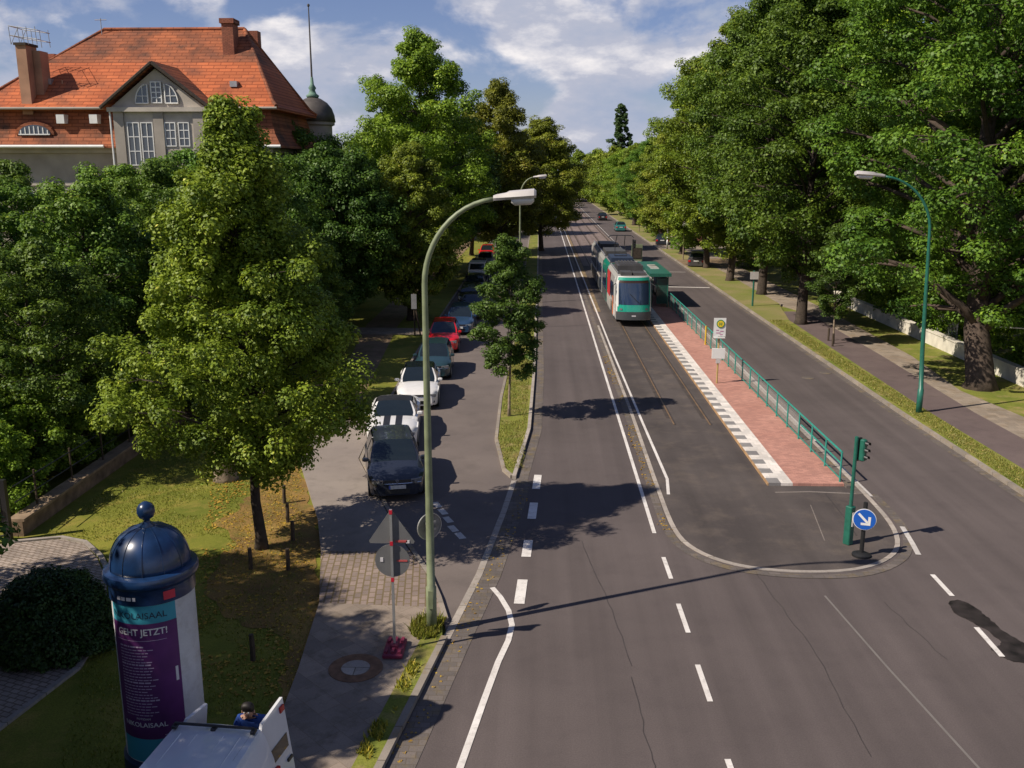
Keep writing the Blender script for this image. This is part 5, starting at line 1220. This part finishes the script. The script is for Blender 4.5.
MB().tube([(.35,zfront(1.5)*1.2-.04,1.5),(-.25,zfront(2.1)*1.2-.03,2.1)], .02, 5).build('wiper', M['blackp'], ws_)
secs = [(2.0,8.2,tw),(9.0,13.4,tgrey),(14.2,20.6,tgrey),(21.4,29.5,tgrey)]
for i, (a, b, adm) in enumerate(secs):
    bo = MB().loft([tsec(a,HW,.42,2.6,3.2), tsec(b,HW,.42,2.6,3.2)], True, True).build('car_section', tw if i != 1 else tg, TR)
    MB().box(-HW*.97,a+.1,.22,HW*.97,b-.1,.42).build('skirt', tgrey, bo)
    for s in (-1,1):
        MB().box(s*(HW+.012)-.012,a+.25,1.25,s*(HW+.012)+.012,b-.25,2.45).build('side_window', tgl, bo)
        MB().box(s*(HW+.01)-.01,a+.05,.5,s*(HW+.01)+.01,b-.05,1.2).build('advert_panel', adm, bo)
        if i in (0,2): MB().box(s*(HW+.03)-.012,a+.8,.5,s*(HW+.03)+.012,a+2.1,2.6).build('door', tgl, bo)
    MB().box(-HW*.80,a+.05,3.203,HW*.80,b-.05,3.24).build('roof_panel', troof, bo)
    eq = MB()
    if i == 0: eq.box(-.8,a-1.0,3.21,-.1,a+.3,3.42); eq.box(.0,a-1.0,3.21,.8,a+.3,3.38);
    if i == 0:
        for k in range(6): eq.box(-.7,a+1.4+k*.3,3.625,.7,a+1.55+k*.3,3.68)
        for k in range(5): eq.box(-.5+k*.22,a+3.9,3.525,-.4+k*.22,a+5.3,3.6)
    if i == 0: eq.box(-.85,a+1.2,3.245,.85,a+3.2,3.62); eq.box(-.7,a+3.7,3.245,.7,a+5.6,3.52)
    elif i == 1: eq.box(-.8,a+.5,3.245,.8,a+3.8,3.55)
    else: eq.box(-.8,a+.6,3.245,.8,a+2.4,3.58); eq.box(-.75,a+3.0,3.245,.75,a+5.4,3.5)
    e_ = eq.build('roof_equipment', mat('roof box %s' % 'abcd'[i], ((.055,.053,.055),(.02,.035,.07),(.06,.06,.06),(.05,.05,.05))[i], .6, var=.2, scale=2), bo)
    for s in (-1,1): MB().tube([(s*.92,a+.05,3.30),(s*.92,b-.05,3.30)], .04, 6).build('roof_rail', M['steel'], bo)
    if i == 0:
        MB().box(-1.185,a+3.2,1.3,-1.178,a+5.6,3.0).build('red_panel', tred, bo); MB().box(-1.185,a+.1,.5,-1.172,a+.78,1.7).build('orange_panel', tor, bo)
for a, b, _ in secs[1:]: 
    mb = MB(); rr = []
    for k in range(13): y = a-.8+.8*k/12; w_ = 1.06 if k % 2 else 1.12; rr.append(tsec(y,w_,.45,2.6,3.12 if k % 2 else 3.18))
    mb.loft(rr, True, True).build('bellows', M['blackp'], TR)
pn_ = MB(); yb = 10.8
for s in (-1,1): pn_.tube([(s*.45,yb,3.6),(s*.35,yb+1.2,4.35),(s*.3,yb+.2,5.05)], .03, 5)
for z, y in ((5.08,yb+.15),(5.08,yb+.45)): pn_.tube([(-.95,y,z-.15),(-.75,y,z),(.75,y,z),(.95,y,z-.15)], .025, 5)
pn_.tube([(-.45,yb,3.6),(.45,yb,3.6)], .03, 5); pn_.build('pantograph', M['blackp'], TR)
for s in (-1,1): MB().tube([(s*1.12,.7,2.75),(s*1.38,.55,2.6)], .025, 5).cbox((s*1.38,.55,2.4),(.06,.16,.4), bev=.02).build('mirror', M['blackp'], TR)
for y in (5,11.2,17.4,26):
    for s in (-1,1): MB().disc((s*.72,y,.3), .3, 'x', .12).build('wheel', M['blackp'], TR)

# ================= van =================
VX_, VY_ = -4.70, 12.15
van = empty('delivery_van', (VX_,VY_,.09), 'white van with opened rear doors beside the advertising column, bottom edge of the photo', 'van', rz=R(-5))
vw = paint('van white', (.66,.67,.70), .35)
def vsec(y, wb, wt, zb, zt): 
    return [(-wb,y,zb),(-wb*1.0,y,zb+.55),(-lerp(wb,wt,.35),y,lerp(zb,zt,.68)),(-wt,y,zt-.12),(-wt*.9,y,zt-.02),(-wt*.5,y,zt+.015),(0,y,zt+.025),(wt*.5,y,zt+.015),(wt*.9,y,zt-.02),(wt,y,zt-.12),(lerp(wb,wt,.35),y,lerp(zb,zt,.68)),(wb,y,zb+.55),(wb,y,zb)]
rr = [vsec(0,.88,.70,.32,1.86), vsec(-.15,.9,.715,.25,1.88), vsec(-1.2,.92,.735,.22,1.90), vsec(-2.6,.92,.72,.22,1.88), vsec(-2.95,.91,.68,.22,1.80), vsec(-3.45,.90,.78,.22,1.18), vsec(-4.2,.86,.74,.25,.98), vsec(-4.4,.74,.6,.35,.75)]
vb_ = MB().loft(rr, False, True, closed=True).build('body', vw, van, smooth=True)
MB().box(-.84,-2.2,.5,.84,-.02,.54).build('load_floor', M['blackp'], van)
MB().box(-.8,-2.25,.55,.8,-2.2,1.75).build('bulkhead', M['lampgrey'], van)
MB().add([(-.68,-2.99,1.74),(.68,-2.99,1.74),(.76,-3.46,1.24),(-.76,-3.46,1.24)], [(0,1,2,3)]).build('windscreen', M['carglass'], van)
rb_ = MB()
rb_.tube([(-.60,-.16,1.96),(.60,-.16,1.96)], .022, 8)
for x in (-.60,0,.60): rb_.cbox((x,-.16,1.915),(.07,.12,.06), bev=.01)
for x in (-.60,.60): rb_.tube([(x,-.16,1.93),(x,-.9,1.95)], .0015, 4)
rb_.build('roof_bar', M['blackp'], van)
for k in (-.45,-.2,.2,.45): MB().tube([(k,-.3,1.904-abs(k)*.03),(k,-2.5,1.91-abs(k)*.03)], .012, 4).build('roof_rib', vw, van)
def vdoor(hx, ang, wdt, label_, outer):
    """barn door hinged at (hx, 0): profile follows the tail's side outline"""
    s = 1 if hx > 0 else -1
    d = empty_part('rear_door', (hx, .02, 0), van)
    Z = [.35,.9,1.35,1.72,1.80]; sh = [0,0,.03,.13,.2]
    o_ = MB(); th = .05
    def P(u, z, y): return (-s*u, y, z)
    poly = [P(sh[i], Z[i], 0) for i in range(5)] + [P(wdt, 1.84, 0), P(wdt, .35, 0)]
    o_.loft([poly, [(x, y+th, z) for x,y,z in poly]], True, True); 
    ob = o_.build('rear_door', vw, van); ob.matrix_local = Matrix.Translation((hx, .02, 0)) @ Matrix.Rotation(R(-6.5*s), 4, 'Y') @ Matrix.Rotation(ang, 4, 'Z')
    g = MB(); wl_ = [P(.17,1.05,th+.003),P(wdt-.08,1.05,th+.003),P(wdt-.08,1.28,th+.003),P(.2,1.28,th+.003)]
    g.loft([wl_, [(x,y+.006,z) for x,y,z in wl_]], True, True).build('window', M['carglass'], ob)
    hnd = MB().cbox(P(wdt-.12,.85,th+.015),(.14,.03,.05)).build('handle', M['blackp'], ob)
    MB().cbox(P(wdt-.1,1.70,th+.012),(.13,.03,.10), bev=.005).build('tail_light', M['tailred'], ob)
    return ob
def empty_part(*a): return None
vdoor(.72, R(-96), .86, '', True)
vdoor(-.86, R(72), .62, '', True)
for s in (-1,1):
    MB().cbox((s*.87,-.02,1.0),(.06,.1,.5), bev=.01).build('tail_light', M['tailred'], van)
    for y in (-.85,-3.45):
        q = MB().tube([(s*.82-.1,y,.31),(s*.82+.1,y,.31)], .31, 20).build('wheel', M['black'], van, smooth=True); MB().tube([(s*.93-.01,y,.31),(s*.93+.01,y,.31)], .19, 16).build('rim', M['steel'], q)

# ================= person behind the van =================
def skin(name, pts, edges, rads, m_, parent, sub=2, root=0):
    me = bpy.data.meshes.new(name); me.from_pydata(pts, edges, []); me.materials.append(m_)
    o = bpy.data.objects.new(name, me); col.objects.link(o)
    sk_ = me.skin_vertices if len(me.skin_vertices) else None
    md = o.modifiers.new('skin', 'SKIN'); 
    if not len(me.skin_vertices): 
        import bmesh; bm = bmesh.new(); bm.from_mesh(me); bm.verts.layers.skin.verify(); bm.to_mesh(me); bm.free()
    for i, r_ in enumerate(rads):
        rx = r_ if isinstance(r_, tuple) else (r_, r_); me.skin_vertices[0].data[i].radius = rx
        me.skin_vertices[0].data[i].use_root = (i == root)
    md.use_smooth_shade = True
    sb_ = o.modifiers.new('sub', 'SUBSURF'); sb_.levels = sub; sb_.render_levels = sub
    o.parent = parent; return o
PZ = .09
pe = empty('person', (-4.52,13.2,PZ), 'dark haired person in a blue shirt bending between the open doors of the van', 'person', rz=PI)
skinm = mat('skin', (.42,.25,.18), .55, var=.08); shirt = mat('blue shirt', (.015,.06,.28), .85, var=.25, scale=6, bump=.4, bscale=12); jeans = mat('dark trousers', (.025,.03,.05), .9, var=.2); hair = mat('dark hair', (.012,.009,.008), .6, var=.3, scale=20)
# local frame: person faces +Y (towards the van after the turn); hips at 0.95
J = [(0,0,.95),(0,.06,1.15),(0,.14,1.36),(0,.19,1.45),(0,.24,1.53),            # 0 pelvis 1 waist 2 chest 3 neck base 4 neck
     (0,.28,1.60),(0,.31,1.67),                                                  # 5 head 6 crown
     (.18,.15,1.40),(.27,.22,1.16),(.20,.42,1.08),(.17,.49,1.07),                # 7 shoulder 8 elbow 9 wrist 10 palm (right)
     (-.18,.15,1.40),(-.30,.24,1.20),(-.22,.44,1.22),(-.19,.51,1.24),            # 11-14 left
     (.10,0,.90),(.12,.03,.50),(.12,-.02,.08),(.12,.12,.04),                     # 15-18 right leg, foot
     (-.10,0,.90),(-.13,.06,.50),(-.13,-.01,.08),(-.13,.13,.04)]
Ed = [(0,1),(1,2),(2,3),(3,4),(4,5),(5,6),(2,7),(7,8),(8,9),(9,10),(2,11),(11,12),(12,13),(13,14),(0,15),(15,16),(16,17),(17,18),(0,19),(19,20),(20,21),(21,22)]
Rd = [(.15,.11),(.13,.095),(.16,.11),(.07,.06),(.055,.055),(.085,.10),(.065,.08),.06,.043,.028,.035,.06,.043,.028,.035,.085,.058,.042,.035,.085,.058,.042,.035]
skin('body', J, Ed, Rd, skinm, pe)
def hand(px, py, pz, s):
    for k, ln in enumerate((.07,.08,.075,.06)):
        a = (k-1.5)*.02; skin('finger', [(px+a,py,pz),(px+a*1.1,py+ln*.55,pz-.01),(px+a*1.1,py+ln*.9,pz-.035)], [(0,1),(1,2)], [.010,.009,.008], skinm, pe, 1)
    skin('thumb', [(px-s*.03,py-.02,pz),(px-s*.06,py+.02,pz-.01),(px-s*.055,py+.05,pz-.02)], [(0,1),(1,2)], [.012,.010,.009], skinm, pe, 1)
hand(.17,.52,1.065,1); hand(-.19,.54,1.24,-1)
skin('shirt', [(0,-.0,.90),(0,.06,1.14),(0,.14,1.36),(0,.18,1.43),(.18,.15,1.40),(.235,.19,1.26),(-.18,.15,1.40),(-.24,.20,1.28)], [(0,1),(1,2),(2,3),(2,4),(4,5),(2,6),(6,7)], [(.175,.135),(.165,.125),(.19,.135),(.09,.08),.085,.068,.085,.068], shirt, pe)
skin('trousers', [(0,0,.95),(.10,0,.88),(.12,.03,.50),(.12,-.02,.11),(-.10,0,.88),(-.13,.06,.50),(-.13,-.01,.11)], [(0,1),(1,2),(2,3),(0,4),(4,5),(5,6)], [(.16,.125),.10,.075,.065,.10,.075,.065], jeans, pe)
skin('hair', [(0,.225,1.58),(0,.262,1.67),(0,.325,1.715),(0,.385,1.695)], [(0,1),(1,2),(2,3)], [(.08,.08),(.108,.105),(.105,.10),(.085,.06)], hair, pe)
MB().cbox((0,.385,1.605),(.028,.04,.05), bev=.008).build('nose', skinm, pe)
for s in (-1,1):
    MB().lathe([(.002,-.012),(.011,-.008),(.013,0),(.011,.008),(.002,.012)], (s*.033,.365,1.635), 10).build('eye', M['whitepaint'], pe); MB().cbox((s*.093,.27,1.60),(.02,.035,.06), bev=.008).build('ear', skinm, pe)
MB().cbox((0,.37,1.565),(.05,.02,.012), bev=.004).build('mouth', mat('lips', (.3,.1,.08), .5), pe)
for s in (-1,1): MB().cbox((s*.125,.06,.045),(.10,.28,.09), bev=.03).build('shoe', M['black'], pe)
o = MB().cbox((0,0,0),(.21,.012,.28)).build('paper_sheet', M['whitepaint'], loc=(-4.72,12.66,1.40)); o.rotation_euler = (R(50),0,R(15)); prop(o, 'white sheet held by the person in the blue shirt', 'paper')
